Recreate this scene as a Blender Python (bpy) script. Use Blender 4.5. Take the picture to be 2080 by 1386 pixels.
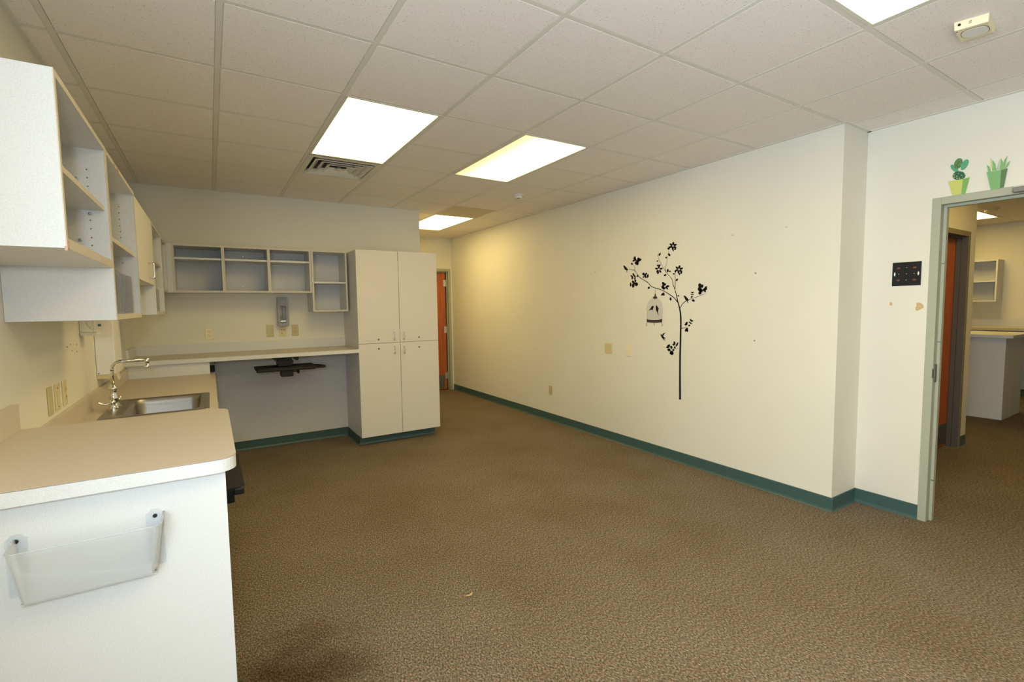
import bpy, bmesh, math, random
from mathutils import Vector, Matrix
random.seed(7)
for o in list(bpy.data.objects):
    bpy.data.objects.remove(o, do_unlink=True)
SC = bpy.context.scene
COL = SC.collection
PI = math.pi

# ------------------------------------------------------------ camera, world, light, exposure
H = 2.7006                      # ceiling height
G = 0.6096                      # ceiling grid module
cam_d = bpy.data.cameras.new('camera')
cam = bpy.data.objects.new('camera', cam_d)
COL.objects.link(cam)
cam.location = (0.5165, -1.0440, 1.4974)
cam.rotation_euler = (1.498307, 0.013141, -0.559225)
cam_d.sensor_width = 36.0
cam_d.sensor_fit = 'HORIZONTAL'
cam_d.lens = 979.14 / 2080 * 36
cam_d.clip_start = 0.02
SC.camera = cam

SC.view_settings.view_transform = 'Standard'
SC.view_settings.look = 'None'
SC.view_settings.gamma = 1.0
SC.view_settings.use_curve_mapping = False
SC.view_settings.exposure = 0.10

world = bpy.data.worlds.new('sky')
SC.world = world
world.use_nodes = True
world.node_tree.nodes['Background'].inputs[0].default_value = (0.62, 0.78, 1.0, 1)
world.node_tree.nodes['Background'].inputs[1].default_value = 0.8

WARM = (1.0, 0.755, 0.275)
PANEL = 9.3
GOLD = (1.0, 0.71, 0.22)                     # ceiling panel emission
def area_light(name, loc, target, sx, sy, power, color, spread=180):
    d = bpy.data.lights.new(name, 'AREA')
    d.shape = 'RECTANGLE'; d.size = sx; d.size_y = sy; d.energy = power; d.color = color
    d.spread = math.radians(spread)
    o = bpy.data.objects.new(name, d); COL.objects.link(o)
    o.location = loc
    o.rotation_euler = (Vector(target) - Vector(loc)).to_track_quat('-Z', 'Y').to_euler()
    return o
# daylight coming in through the window in the left wall, behind the camera
area_light('window_daylight', (-0.34, -1.28, 1.50), (3.0, -0.3, 1.95), 1.7, 1.5, 160, (0.83, 0.925, 1.0))
# flash gun on top of the photographer's camera
area_light('camera_flash', (0.42, -1.08, 1.70), (1.75, 2.2, 1.62), 0.10, 0.06, 13, (0.72, 0.87, 1.0))

# ------------------------------------------------------------ materials
def nt(name):
    m = bpy.data.materials.new(name); m.use_nodes = True
    t = m.node_tree; b = t.nodes['Principled BSDF']
    return m, t, b
def flat(name, col, rough=0.5, metal=0.0, spec=0.5, bump=0, bscale=200, coat=0):
    m, t, b = nt(name)
    b.inputs['Base Color'].default_value = (*col, 1)
    b.inputs['Roughness'].default_value = rough
    b.inputs['Metallic'].default_value = metal
    b.inputs['Specular IOR Level'].default_value = spec
    if coat: b.inputs['Coat Weight'].default_value = coat
    tc = t.nodes.new('ShaderNodeTexCoord')
    n = t.nodes.new('ShaderNodeTexNoise'); n.inputs['Scale'].default_value = bscale
    t.links.new(tc.outputs['Object'], n.inputs['Vector'])
    # slight tonal variation so nothing is perfectly uniform
    r = t.nodes.new('ShaderNodeMix'); r.data_type = 'RGBA'
    r.inputs[6].default_value = (*[c * 0.96 for c in col], 1); r.inputs[7].default_value = (*[min(1, c * 1.03) for c in col], 1)
    t.links.new(n.outputs['Fac'], r.inputs[0]); t.links.new(r.outputs[2], b.inputs['Base Color'])
    if bump:
        bp = t.nodes.new('ShaderNodeBump'); bp.inputs['Strength'].default_value = bump; bp.inputs['Distance'].default_value = 0.002
        t.links.new(n.outputs['Fac'], bp.inputs['Height']); t.links.new(bp.outputs[0], b.inputs['Normal'])
    return m
def ramp(t, stops):
    r = t.nodes.new('ShaderNodeValToRGB')
    e = r.color_ramp.elements
    e[0].position = stops[0][0]; e[0].color = (*stops[0][1], 1)
    e[1].position = stops[-1][0]; e[1].color = (*stops[-1][1], 1)
    for p, c in stops[1:-1]:
        x = e.new(p); x.color = (*c, 1)
    return r
def speckled(name, base, dark, light, scale=260, rough=0.45, amt=0.5, spec=0.35):
    m, t, b = nt(name)
    tc = t.nodes.new('ShaderNodeTexCoord')
    n = t.nodes.new('ShaderNodeTexNoise'); n.inputs['Scale'].default_value = scale; n.inputs['Detail'].default_value = 3
    t.links.new(tc.outputs['Object'], n.inputs['Vector'])
    w = 0.22 - 0.12 * amt
    r = ramp(t, [(0.5 - w, dark), (0.5, base), (0.5 + w, light)])
    t.links.new(n.outputs['Fac'], r.inputs[0]); t.links.new(r.outputs[0], b.inputs['Base Color'])
    b.inputs['Roughness'].default_value = rough; b.inputs['Specular IOR Level'].default_value = spec
    return m
def wall_paint(name, col):
    m, t, b = nt(name)
    tc = t.nodes.new('ShaderNodeTexCoord')
    n = t.nodes.new('ShaderNodeTexNoise'); n.inputs['Scale'].default_value = 180; n.inputs['Detail'].default_value = 4
    n2 = t.nodes.new('ShaderNodeTexNoise'); n2.inputs['Scale'].default_value = 1.3; n2.inputs['Detail'].default_value = 3
    t.links.new(tc.outputs['Object'], n.inputs['Vector']); t.links.new(tc.outputs['Object'], n2.inputs['Vector'])
    r = ramp(t, [(0.3, tuple(c * 0.97 for c in col)), (0.7, tuple(min(1, c * 1.02) for c in col))])
    t.links.new(n2.outputs['Fac'], r.inputs[0]); t.links.new(r.outputs[0], b.inputs['Base Color'])
    bp = t.nodes.new('ShaderNodeBump'); bp.inputs['Strength'].default_value = 0.10; bp.inputs['Distance'].default_value = 0.001
    t.links.new(n.outputs['Fac'], bp.inputs['Height']); t.links.new(bp.outputs[0], b.inputs['Normal'])
    b.inputs['Roughness'].default_value = 0.55; b.inputs['Specular IOR Level'].default_value = 0.3
    return m
def carpet():
    m, t, b = nt('carpet')
    L = t.links.new
    tc = t.nodes.new('ShaderNodeTexCoord')
    mp = t.nodes.new('ShaderNodeMapping'); mp.inputs['Scale'].default_value = (1, 0.6, 1); mp.inputs['Rotation'].default_value = (0, 0, 0.6)
    L(tc.outputs['Object'], mp.inputs[0])
    n = t.nodes.new('ShaderNodeTexNoise'); n.inputs['Scale'].default_value = 145; n.inputs['Detail'].default_value = 3; n.inputs['Roughness'].default_value = 0.75
    L(mp.outputs[0], n.inputs['Vector'])
    r = ramp(t, [(0.30, (0.038, 0.029, 0.021)), (0.43, (0.115, 0.092, 0.068)), (0.53, (0.207, 0.168, 0.129)), (0.63, (0.370, 0.310, 0.248)), (0.72, (0.54, 0.47, 0.39))])
    L(n.outputs['Fac'], r.inputs[0])
    # reddish and greenish yarns
    n3 = t.nodes.new('ShaderNodeTexNoise'); n3.inputs['Scale'].default_value = 75; n3.inputs['Detail'].default_value = 1
    L(mp.outputs[0], n3.inputs['Vector'])
    r3 = ramp(t, [(0.36, (0.90, 1.01, 0.95)), (0.5, (1, 1, 1)), (0.64, (1.09, 0.94, 0.88))])
    L(n3.outputs['Fac'], r3.inputs[0])
    mx = t.nodes.new('ShaderNodeMix'); mx.data_type = 'RGBA'; mx.blend_type = 'MULTIPLY'; mx.inputs[0].default_value = 1
    L(r.outputs[0], mx.inputs[6]); L(r3.outputs[0], mx.inputs[7])
    # wear and old stains: big soft patches of the carpet's own colour
    n2 = t.nodes.new('ShaderNodeTexNoise'); n2.inputs['Scale'].default_value = 1.5; n2.inputs['Detail'].default_value = 4; n2.inputs['Roughness'].default_value = 0.55
    L(tc.outputs['Object'], n2.inputs['Vector'])
    r2 = ramp(t, [(0.32, (0.87, 0.83, 0.76)), (0.46, (0.95, 0.93, 0.88)), (0.54, (0.98, 0.975, 0.96)), (0.68, (1.05, 1.05, 1.05))])
    L(n2.outputs['Fac'], r2.inputs[0])
    m2 = t.nodes.new('ShaderNodeMix'); m2.data_type = 'RGBA'; m2.blend_type = 'MULTIPLY'; m2.inputs[0].default_value = 1
    L(mx.outputs[2], m2.inputs[6]); L(r2.outputs[0], m2.inputs[7])
    # one darker dirt patch beside the front worktop's end panel
    sx = t.nodes.new('ShaderNodeVectorMath'); sx.operation = 'DISTANCE'; sx.inputs[1].default_value = (0.76, 1.00, 0)
    L(tc.outputs['Object'], sx.inputs[0])
    n4 = t.nodes.new('ShaderNodeTexNoise'); n4.inputs['Scale'].default_value = 5; L(tc.outputs['Object'], n4.inputs['Vector'])
    ad = t.nodes.new('ShaderNodeMath'); ad.operation = 'MULTIPLY_ADD'; ad.inputs[1].default_value = 0.5
    L(n4.outputs['Fac'], ad.inputs[0]); L(sx.outputs['Value'], ad.inputs[2])
    r4 = ramp(t, [(0.28, (0.46, 0.37, 0.28)), (0.62, (1, 1, 1))]); L(ad.outputs[0], r4.inputs[0])
    m3 = t.nodes.new('ShaderNodeMix'); m3.data_type = 'RGBA'; m3.blend_type = 'MULTIPLY'; m3.inputs[0].default_value = 1
    L(m2.outputs[2], m3.inputs[6]); L(r4.outputs[0], m3.inputs[7])
    L(m3.outputs[2], b.inputs['Base Color'])
    bp = t.nodes.new('ShaderNodeBump'); bp.inputs['Strength'].default_value = 0.7; bp.inputs['Distance'].default_value = 0.006
    L(n.outputs['Fac'], bp.inputs['Height']); L(bp.outputs[0], b.inputs['Normal'])
    b.inputs['Roughness'].default_value = 0.95; b.inputs['Specular IOR Level'].default_value = 0.1
    return m
def tile_mat(name, col):
    m, t, b = nt(name)
    L = t.links.new
    tc = t.nodes.new('ShaderNodeTexCoord')
    v = t.nodes.new('ShaderNodeTexVoronoi'); v.inputs['Scale'].default_value = 115; v.inputs['Randomness'].default_value = 1
    L(tc.outputs['Object'], v.inputs['Vector'])
    n = t.nodes.new('ShaderNodeTexNoise'); n.inputs['Scale'].default_value = 40; n.inputs['Detail'].default_value = 2
    L(tc.outputs['Object'], n.inputs['Vector'])
    # pit radius varies cell by cell
    sep = t.nodes.new('ShaderNodeSeparateColor'); L(v.outputs['Color'], sep.inputs[0])
    th = t.nodes.new('ShaderNodeMath'); th.operation = 'MULTIPLY'; th.inputs[1].default_value = 0.42; L(sep.outputs[0], th.inputs[0])
    th2 = t.nodes.new('ShaderNodeMath'); th2.operation = 'SUBTRACT'; th2.inputs[1].default_value = 0.15; L(th.outputs[0], th2.inputs[0])
    lt = t.nodes.new('ShaderNodeMath'); lt.operation = 'LESS_THAN'; L(v.outputs['Distance'], lt.inputs[0]); L(th2.outputs[0], lt.inputs[1])
    mx = t.nodes.new('ShaderNodeMix'); mx.data_type = 'RGBA'
    mx.inputs[6].default_value = (*col, 1); mx.inputs[7].default_value = (*[c * 0.52 for c in col], 1)
    L(lt.outputs[0], mx.inputs[0]); L(mx.outputs[2], b.inputs['Base Color'])
    bp = t.nodes.new('ShaderNodeBump'); bp.inputs['Strength'].default_value = 0.3; bp.inputs['Distance'].default_value = 0.002
    L(n.outputs['Fac'], bp.inputs['Height']); L(bp.outputs[0], b.inputs['Normal'])
    b.inputs['Roughness'].default_value = 0.95; b.inputs['Specular IOR Level'].default_value = 0.1
    return m
def emit(name, col, s, grad=None):
    m, t, b = nt(name)
    b.inputs['Base Color'].default_value = (0.9, 0.88, 0.8, 1)
    b.inputs['Emission Color'].default_value = (*col, 1)
    b.inputs['Emission Strength'].default_value = s
    if grad:                    # lens emission is graded, weaker towards one side
        tc = t.nodes.new('ShaderNodeTexCoord'); sp = t.nodes.new('ShaderNodeSeparateXYZ')
        t.links.new(tc.outputs['Object'], sp.inputs[0])
        mr = t.nodes.new('ShaderNodeMapRange'); mr.inputs[1].default_value = grad[0]; mr.inputs[2].default_value = grad[1]
        mr.inputs[3].default_value = 0.115; mr.inputs[4].default_value = 1.0
        mr.interpolation_type = 'SMOOTHSTEP'
        t.links.new(sp.outputs[0], mr.inputs[0])
        mu = t.nodes.new('ShaderNodeMath'); mu.operation = 'MULTIPLY'; mu.inputs[1].default_value = s
        t.links.new(mr.outputs[0], mu.inputs[0]); t.links.new(mu.outputs[0], b.inputs['Emission Strength'])
    return m
def wood_door():
    m, t, b = nt('orange_wood')
    L = t.links.new
    tc = t.nodes.new('ShaderNodeTexCoord'); mp = t.nodes.new('ShaderNodeMapping'); mp.inputs['Scale'].default_value = (14, 14, 0.8)
    L(tc.outputs['Object'], mp.inputs[0])
    n = t.nodes.new('ShaderNodeTexNoise'); n.inputs['Scale'].default_value = 3; n.inputs['Detail'].default_value = 5; L(mp.outputs[0], n.inputs['Vector'])
    r = ramp(t, [(0.3, (0.34, 0.075, 0.012)), (0.7, (0.52, 0.13, 0.022))]); L(n.outputs['Fac'], r.inputs[0]); L(r.outputs[0], b.inputs['Base Color'])
    b.inputs['Roughness'].default_value = 0.4
    return m
def clear(name, tint=(0.9, 0.95, 1.0), solid=0.22, rough=0.15, base=(0.8, 0.86, 0.9)):
    m = bpy.data.materials.new(name); m.use_nodes = True
    t = m.node_tree; t.nodes.clear()
    out = t.nodes.new('ShaderNodeOutputMaterial'); tr = t.nodes.new('ShaderNodeBsdfTransparent'); tr.inputs[0].default_value = (*tint, 1)
    pr = t.nodes.new('ShaderNodeBsdfPrincipled'); pr.inputs['Base Color'].default_value = (*base, 1); pr.inputs['Roughness'].default_value = rough
    fr = t.nodes.new('ShaderNodeLayerWeight'); fr.inputs[0].default_value = 0.35
    mr = t.nodes.new('ShaderNodeMapRange'); mr.inputs[3].default_value = solid; mr.inputs[4].default_value = min(1, solid + 0.5)
    mx = t.nodes.new('ShaderNodeMixShader')
    t.links.new(fr.outputs['Fresnel'], mr.inputs[0]); t.links.new(mr.outputs[0], mx.inputs[0])
    t.links.new(tr.outputs[0], mx.inputs[1]); t.links.new(pr.outputs[0], mx.inputs[2]); t.links.new(mx.outputs[0], out.inputs[0])
    return m
def brushed():
    m, t, b = nt('brushed_steel')
    tc = t.nodes.new('ShaderNodeTexCoord'); mp = t.nodes.new('ShaderNodeMapping'); mp.inputs['Scale'].default_value = (6, 300, 300)
    t.links.new(tc.outputs['Object'], mp.inputs[0])
    n = t.nodes.new('ShaderNodeTexNoise'); n.inputs['Scale'].default_value = 2; t.links.new(mp.outputs[0], n.inputs['Vector'])
    r = ramp(t, [(0.3, (0.34,) * 3), (0.7, (0.46,) * 3)]); t.links.new(n.outputs['Fac'], r.inputs[0]); t.links.new(r.outputs[0], b.inputs['Roughness'])
    b.inputs['Base Color'].default_value = (0.36, 0.33, 0.30, 1); b.inputs['Metallic'].default_value = 1
    return m

M = {}
M['wall'] = wall_paint('cream_wall_paint', (0.765, 0.74, 0.65))
M['lam'] = speckled('light_laminate', (0.685, 0.69, 0.69), (0.65, 0.655, 0.655), (0.72, 0.725, 0.725), 300, 0.42)
M['lamd'] = speckled('door_laminate', (0.69, 0.655, 0.60), (0.66, 0.625, 0.57), (0.72, 0.685, 0.63), 240, 0.42)
M['edge'] = speckled('edge_banding', (0.62, 0.55, 0.45), (0.58, 0.51, 0.41), (0.66, 0.59, 0.49), 200, 0.45)
M['edge2'] = speckled('greige_edge_banding', (0.61, 0.575, 0.51), (0.57, 0.535, 0.47), (0.65, 0.615, 0.55), 200, 0.45)
M['inner'] = speckled('interior_laminate_shaded', (0.60, 0.61, 0.63), (0.56, 0.57, 0.59), (0.64, 0.65, 0.67), 240, 0.5)  # laminate copy, darker and bluer: cool interior shade put into the colour
M['top'] = speckled('worktop_laminate', (0.60, 0.525, 0.425), (0.545, 0.47, 0.375), (0.65, 0.575, 0.475), 320, 0.36)
M['seam'] = flat('dark_seam', (0.16, 0.14, 0.12), 0.6)
M['tile'] = tile_mat('ceiling_tile', (0.89, 0.835, 0.785))
M['tile_dark'] = tile_mat('ceiling_tile_replaced', (0.66, 0.58, 0.47))
M['tee'] = flat('ceiling_grid_paint', (0.74, 0.72, 0.64), 0.5)
M['carpet'] = carpet()
M['base'] = flat('green_vinyl_base', (0.050, 0.105, 0.100), 0.42, bscale=30)
M['sage'] = flat('sage_metal_paint', (0.40, 0.415, 0.32), 0.45, bscale=20)
M['greydoor'] = flat('grey_jamb_paint', (0.105, 0.09, 0.075), 0.5, bscale=20)
M['sage_shaded'] = flat('sage_shaded_paint', (0.24, 0.22, 0.14), 0.5, bscale=20)  # sage frame paint with the passage's golden shade mixed into the colour
M['ductm'] = flat('duct_lining', (0.16, 0.14, 0.11), 0.8)
M['greyp'] = flat('grey_metal_paint', (0.20, 0.20, 0.19), 0.4)
M['wood'] = wood_door()
M['steel'] = brushed()
M['chrome'] = flat('chrome', (0.78, 0.77, 0.74), 0.10, 1.0)
M['satin'] = flat('satin_metal', (0.60, 0.59, 0.56), 0.28, 1.0)
M['kick'] = flat('kick_plate_metal', (0.20, 0.19, 0.17), 0.35, 0.8)
M['white'] = flat('white_plastic', (0.80, 0.79, 0.75), 0.35)
M['dispw'] = flat('white_enamel', (0.86, 0.83, 0.80), 0.3)
M['ivory'] = flat('ivory_plastic', (0.68, 0.59, 0.33), 0.35)
M['ivory2'] = flat('yellowed_plastic', (0.56, 0.49, 0.25), 0.4)
M['cream'] = flat('cream_plastic', (0.84, 0.75, 0.52), 0.35)
M['black'] = flat('black_plastic', (0.010, 0.009, 0.009), 0.5, spec=0.3, bump=0.2, bscale=400)
M['blackm'] = flat('black_anodised_plate', (0.012, 0.012, 0.014), 0.35, 0.2)
M['dark'] = flat('dark_void', (0.02, 0.018, 0.015), 0.9)
M['brown'] = flat('brown_slot', (0.22, 0.15, 0.07), 0.6)
M['rust'] = flat('reddish_spot', (0.14, 0.045, 0.02), 0.5)
M['vinyl'] = flat('black_vinyl', (0.010, 0.008, 0.007), 0.7, spec=0.12)
M['cagev'] = flat('grey_printed_vinyl', (0.55, 0.53, 0.44), 0.7, spec=0.12)
M['cagew'] = clear('pale_cage_vinyl', (1.0, 1.0, 1.0), 0.10, 0.6, (0.86, 0.85, 0.80))
M['band'] = flat('dark_grey_vinyl', (0.05, 0.043, 0.035), 0.7, spec=0.12)
M['patch'] = flat('bare_drywall', (0.60, 0.42, 0.21), 0.85)
M['acryl'] = clear('clear_acrylic', (0.93, 0.94, 0.96), 0.22, 0.08, (0.74, 0.72, 0.76))
M['acryl2'] = clear('acrylic_edge', (0.75, 0.72, 0.70), 0.55, 0.15, (0.50, 0.45, 0.42))
M['frost'] = clear('frosted_plastic', (0.975, 0.985, 0.995), 0.24, 0.35, (0.88, 0.89, 0.885))
M['glass'] = clear('window_glass', (0.97, 0.99, 1.0), 0.03, 0.02, (0.9, 0.95, 1.0))
M['lit'] = emit('lit_lens', WARM, PANEL)
M['blue'] = flat('blue_grey_badge', (0.12, 0.15, 0.20), 0.4)
M['chip'] = flat('chipped_particle_board', (0.55, 0.33, 0.20), 0.9)
M['redchip'] = flat('reddish_chipped_edge', (0.62, 0.40, 0.33), 0.9)

# ------------------------------------------------------------ mesh helpers
def V3(*a): return Vector(a)
class MB:
    """collects shapes in world coordinates; build() links them as one object"""
    def __init__(s): s.bm = bmesh.new(); s.mats = []; s.cur = 0
    def mat(s, m):
        if m not in s.mats: s.mats.append(m)
        s.cur = s.mats.index(m); return s
    def _tag(s, fs):
        for f in fs: f.material_index = s.cur
    def box(s, x0, y0, z0, x1, y1, z1, bev=0, seg=2):
        if x0 > x1: x0, x1 = x1, x0
        if y0 > y1: y0, y1 = y1, y0
        if z0 > z1: z0, z1 = z1, z0
        r = bmesh.ops.create_cube(s.bm, size=1)
        vs = r['verts']
        for v in vs:
            v.co = V3(x0 + (v.co.x + .5) * (x1 - x0), y0 + (v.co.y + .5) * (y1 - y0), z0 + (v.co.z + .5) * (z1 - z0))
        fs = set(f for v in vs for f in v.link_faces)
        if bev:
            es = list(set(e for v in vs for e in v.link_edges))
            bev = min(bev, .45 * min(x1 - x0, y1 - y0, z1 - z0))
            rr = bmesh.ops.bevel(s.bm, geom=es, offset=bev, segments=seg, profile=.5, affect='EDGES')
            fs = set(f for f in fs if f.is_valid) | set(rr['faces'])
        s._tag(fs); return s
    def prism(s, pts, axis, a, b):
        """polygon pts (2D) extruded along axis from a to b; 2D coords are the other two axes in order"""
        def P(p, t):
            if axis == 'x': return V3(t, p[0], p[1])
            if axis == 'y': return V3(p[0], t, p[1])
            return V3(p[0], p[1], t)
        v0 = [s.bm.verts.new(P(p, a)) for p in pts]; v1 = [s.bm.verts.new(P(p, b)) for p in pts]
        fs = [s.bm.faces.new(v0), s.bm.faces.new(v1[::-1])]
        n = len(pts)
        for i in range(n): fs.append(s.bm.faces.new([v0[i], v1[i], v1[(i + 1) % n], v0[(i + 1) % n]]))
        s._tag(fs); return s
    def tube(s, pts, r, seg=12, cap=True):
        pts = [Vector(p) for p in pts]; n = len(pts)
        rs = r if isinstance(r, (list, tuple)) else [r] * n
        rings = []; up = None
        for i, p in enumerate(pts):
            d = (pts[min(i + 1, n - 1)] - pts[max(i - 1, 0)]).normalized()
            if up is None:
                up = V3(0, 0, 1) if abs(d.z) < .9 else V3(1, 0, 0)
            a = d.cross(up).normalized(); up = a.cross(d).normalized()
            rings.append([s.bm.verts.new(p + rs[i] * (a * math.cos(2 * PI * k / seg) + up * math.sin(2 * PI * k / seg))) for k in range(seg)])
        fs = []
        for i in range(n - 1):
            for k in range(seg):
                fs.append(s.bm.faces.new([rings[i][k], rings[i][(k + 1) % seg], rings[i + 1][(k + 1) % seg], rings[i + 1][k]]))
        for f in fs: f.smooth = True
        if cap:
            fs.append(s.bm.faces.new(rings[0][::-1])); fs.append(s.bm.faces.new(rings[-1]))
        s._tag(fs); return s
    def lathe(s, c, prof, axis='z', seg=24, smooth=True):
        """prof: (radius, offset along axis) list"""
        c = Vector(c); rings = []
        for r, h in prof:
            ring = []
            for k in range(seg):
                u = max(r, 1e-5) * math.cos(2 * PI * k / seg); w = max(r, 1e-5) * math.sin(2 * PI * k / seg)
                ring.append(s.bm.verts.new(c + (V3(u, w, h) if axis == 'z' else V3(h, u, w) if axis == 'x' else V3(w, h, u))))
            rings.append(ring)
        fs = []
        for i in range(len(prof) - 1):
            for k in range(seg):
                f = s.bm.faces.new([rings[i][k], rings[i][(k + 1) % seg], rings[i + 1][(k + 1) % seg], rings[i + 1][k]]); f.smooth = smooth; fs.append(f)
        fs.append(s.bm.faces.new(rings[0][::-1])); fs.append(s.bm.faces.new(rings[-1]))
        s._tag(fs); return s
    def build(s, name, mat=None, parent=None, loc=None):
        bmesh.ops.recalc_face_normals(s.bm, faces=s.bm.faces)
        if parent is not None:
            base = world_of(parent)
        elif loc is not None: base = Vector(loc)
        else:
            base = V3(0, 0, 0)
            if s.bm.verts:
                xs = [v.co for v in s.bm.verts]
                base = V3(sum(v.x for v in xs) / len(xs), sum(v.y for v in xs) / len(xs), min(v.z for v in xs))
        for v in s.bm.verts: v.co -= base
        me = bpy.data.meshes.new(name); s.bm.to_mesh(me); s.bm.free()
        for m in (s.mats or [mat]): me.materials.append(m)
        o = bpy.data.objects.new(name, me); COL.objects.link(o)
        if parent is not None: o.parent = parent
        else: o.location = base
        return o
def world_of(o):
    v = Vector(o.location)
    while o.parent is not None:
        o = o.parent; v = v + Vector(o.location)
    return v
def thing(name, label, cat, loc, group=None):
    o = bpy.data.objects.new(name, None); COL.objects.link(o)
    o.empty_display_size = 0.1
    o.location = loc; o['label'] = label; o['category'] = cat
    if group: o['group'] = group
    return o
def tag(o, label, cat, group=None):
    o['label'] = label; o['category'] = cat
    if group: o['group'] = group
    return o
def struct(name, mb, m=None, loc=(0, 0, 0)):
    o = mb.build(name, m, None, loc); o['kind'] = 'structure'; return o
def dup(root, loc, label, group=None):
    r = root.copy(); COL.objects.link(r); r.location = loc; r['label'] = label
    if group: r['group'] = group
    for ch in list(root.children):
        c = ch.copy(); COL.objects.link(c); c.parent = r
        for g in list(ch.children):
            d = g.copy(); COL.objects.link(d); d.parent = c
    return r

# traced decal outlines, (y, z) on their wall
D = {}
D['strokes'] = [[(1.901,0.604,1.923,0.6),(1.905,0.763,1.925,0.76),(1.908,0.937,1.927,0.936),(1.908,1.018,1.927,1.017),(1.908,1.07,1.926,1.069),(1.907,1.122,1.925,1.121),(1.906,1.168,1.924,1.167),(1.906,1.213,1.924,1.212),(1.906,1.255,1.923,1.255),(1.905,1.294,1.922,1.294),(1.905,1.331,1.922,1.331),(1.907,1.37,1.924,1.369),(1.911,1.405,1.927,1.404),(1.916,1.433,1.931,1.431),(1.923,1.459,1.936,1.456),(1.933,1.486,1.945,1.483),(1.944,1.514,1.955,1.512),(1.953,1.546,1.963,1.544),(1.962,1.578,1.971,1.576),(1.973,1.608,1.98,1.607),(1.984,1.636,1.99,1.635),(1.995,1.659,2.001,1.658),(2.004,1.679,2.01,1.678),(2.008,1.701,2.014,1.701),(2.013,1.722,2.018,1.721),(2.025,1.739,2.03,1.737),(2.043,1.756,2.046,1.754),(2.066,1.778,2.069,1.775),(2.09,1.802,2.094,1.8),(2.111,1.829,2.115,1.827),(2.132,1.858,2.135,1.857),(2.154,1.89,2.158,1.889),(2.174,1.921,2.177,1.92),(2.186,1.953,2.189,1.952),(2.193,1.977,2.195,1.976)],[(1.981,1.635,1.987,1.636),(1.98,1.665,1.985,1.665),(1.979,1.704,1.984,1.704),(1.981,1.748,1.985,1.748),(1.983,1.783,1.986,1.783)],[(2.091,1.806,2.095,1.806),(2.093,1.825,2.097,1.825),(2.093,1.849,2.096,1.85),(2.088,1.869,2.091,1.87),(2.082,1.891,2.084,1.891),(2.078,1.92,2.08,1.92),(2.074,1.949,2.076,1.949),(2.067,1.976,2.068,1.976),(2.06,1.995,2.062,1.996)],[(1.949,1.513,1.957,1.509),(1.964,1.531,1.971,1.527),(1.986,1.554,1.992,1.549),(2.011,1.571,2.016,1.565),(2.04,1.587,2.045,1.581),(2.073,1.605,2.077,1.599),(2.108,1.622,2.112,1.616),(2.142,1.636,2.145,1.63),(2.178,1.649,2.181,1.642),(2.223,1.659,2.225,1.653),(2.263,1.671,2.267,1.666),(2.283,1.686,2.289,1.682),(2.299,1.702,2.304,1.699),(2.319,1.718,2.324,1.713),(2.344,1.733,2.348,1.728),(2.379,1.749,2.382,1.744),(2.411,1.765,2.416,1.76),(2.427,1.777,2.433,1.773),(2.441,1.791,2.447,1.789),(2.465,1.818,2.47,1.816),(2.488,1.843,2.493,1.84),(2.504,1.852,2.506,1.848),(2.522,1.854,2.522,1.851),(2.56,1.856,2.56,1.853),(2.594,1.856,2.594,1.853)],[(2.498,1.846,2.499,1.844),(2.519,1.852,2.52,1.851),(2.545,1.861,2.546,1.859),(2.57,1.87,2.571,1.869),(2.59,1.878,2.59,1.877)],[(2.489,1.844,2.493,1.845),(2.487,1.854,2.491,1.854),(2.487,1.867,2.49,1.867),(2.494,1.885,2.497,1.885),(2.502,1.9,2.504,1.9)],[(1.927,1.451,1.933,1.454),(1.913,1.47,1.919,1.473),(1.896,1.493,1.901,1.496),(1.878,1.508,1.882,1.513),(1.859,1.52,1.863,1.525),(1.847,1.526,1.849,1.53),(1.83,1.53,1.831,1.535),(1.798,1.54,1.8,1.543),(1.763,1.55,1.765,1.553),(1.733,1.558,1.734,1.561),(1.705,1.566,1.706,1.569),(1.675,1.577,1.676,1.579),(1.653,1.586,1.654,1.587)],[(1.913,1.267,1.909,1.28),(1.908,1.267,1.907,1.278),(1.898,1.269,1.898,1.276),(1.878,1.271,1.879,1.277),(1.857,1.274,1.858,1.278),(1.842,1.277,1.843,1.28),(1.832,1.28,1.833,1.282)],[(1.937,1.085,1.937,1.083),(1.97,1.074,1.969,1.073)],[(1.693,1.575,1.694,1.575),(1.679,1.594,1.68,1.595)]]
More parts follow.
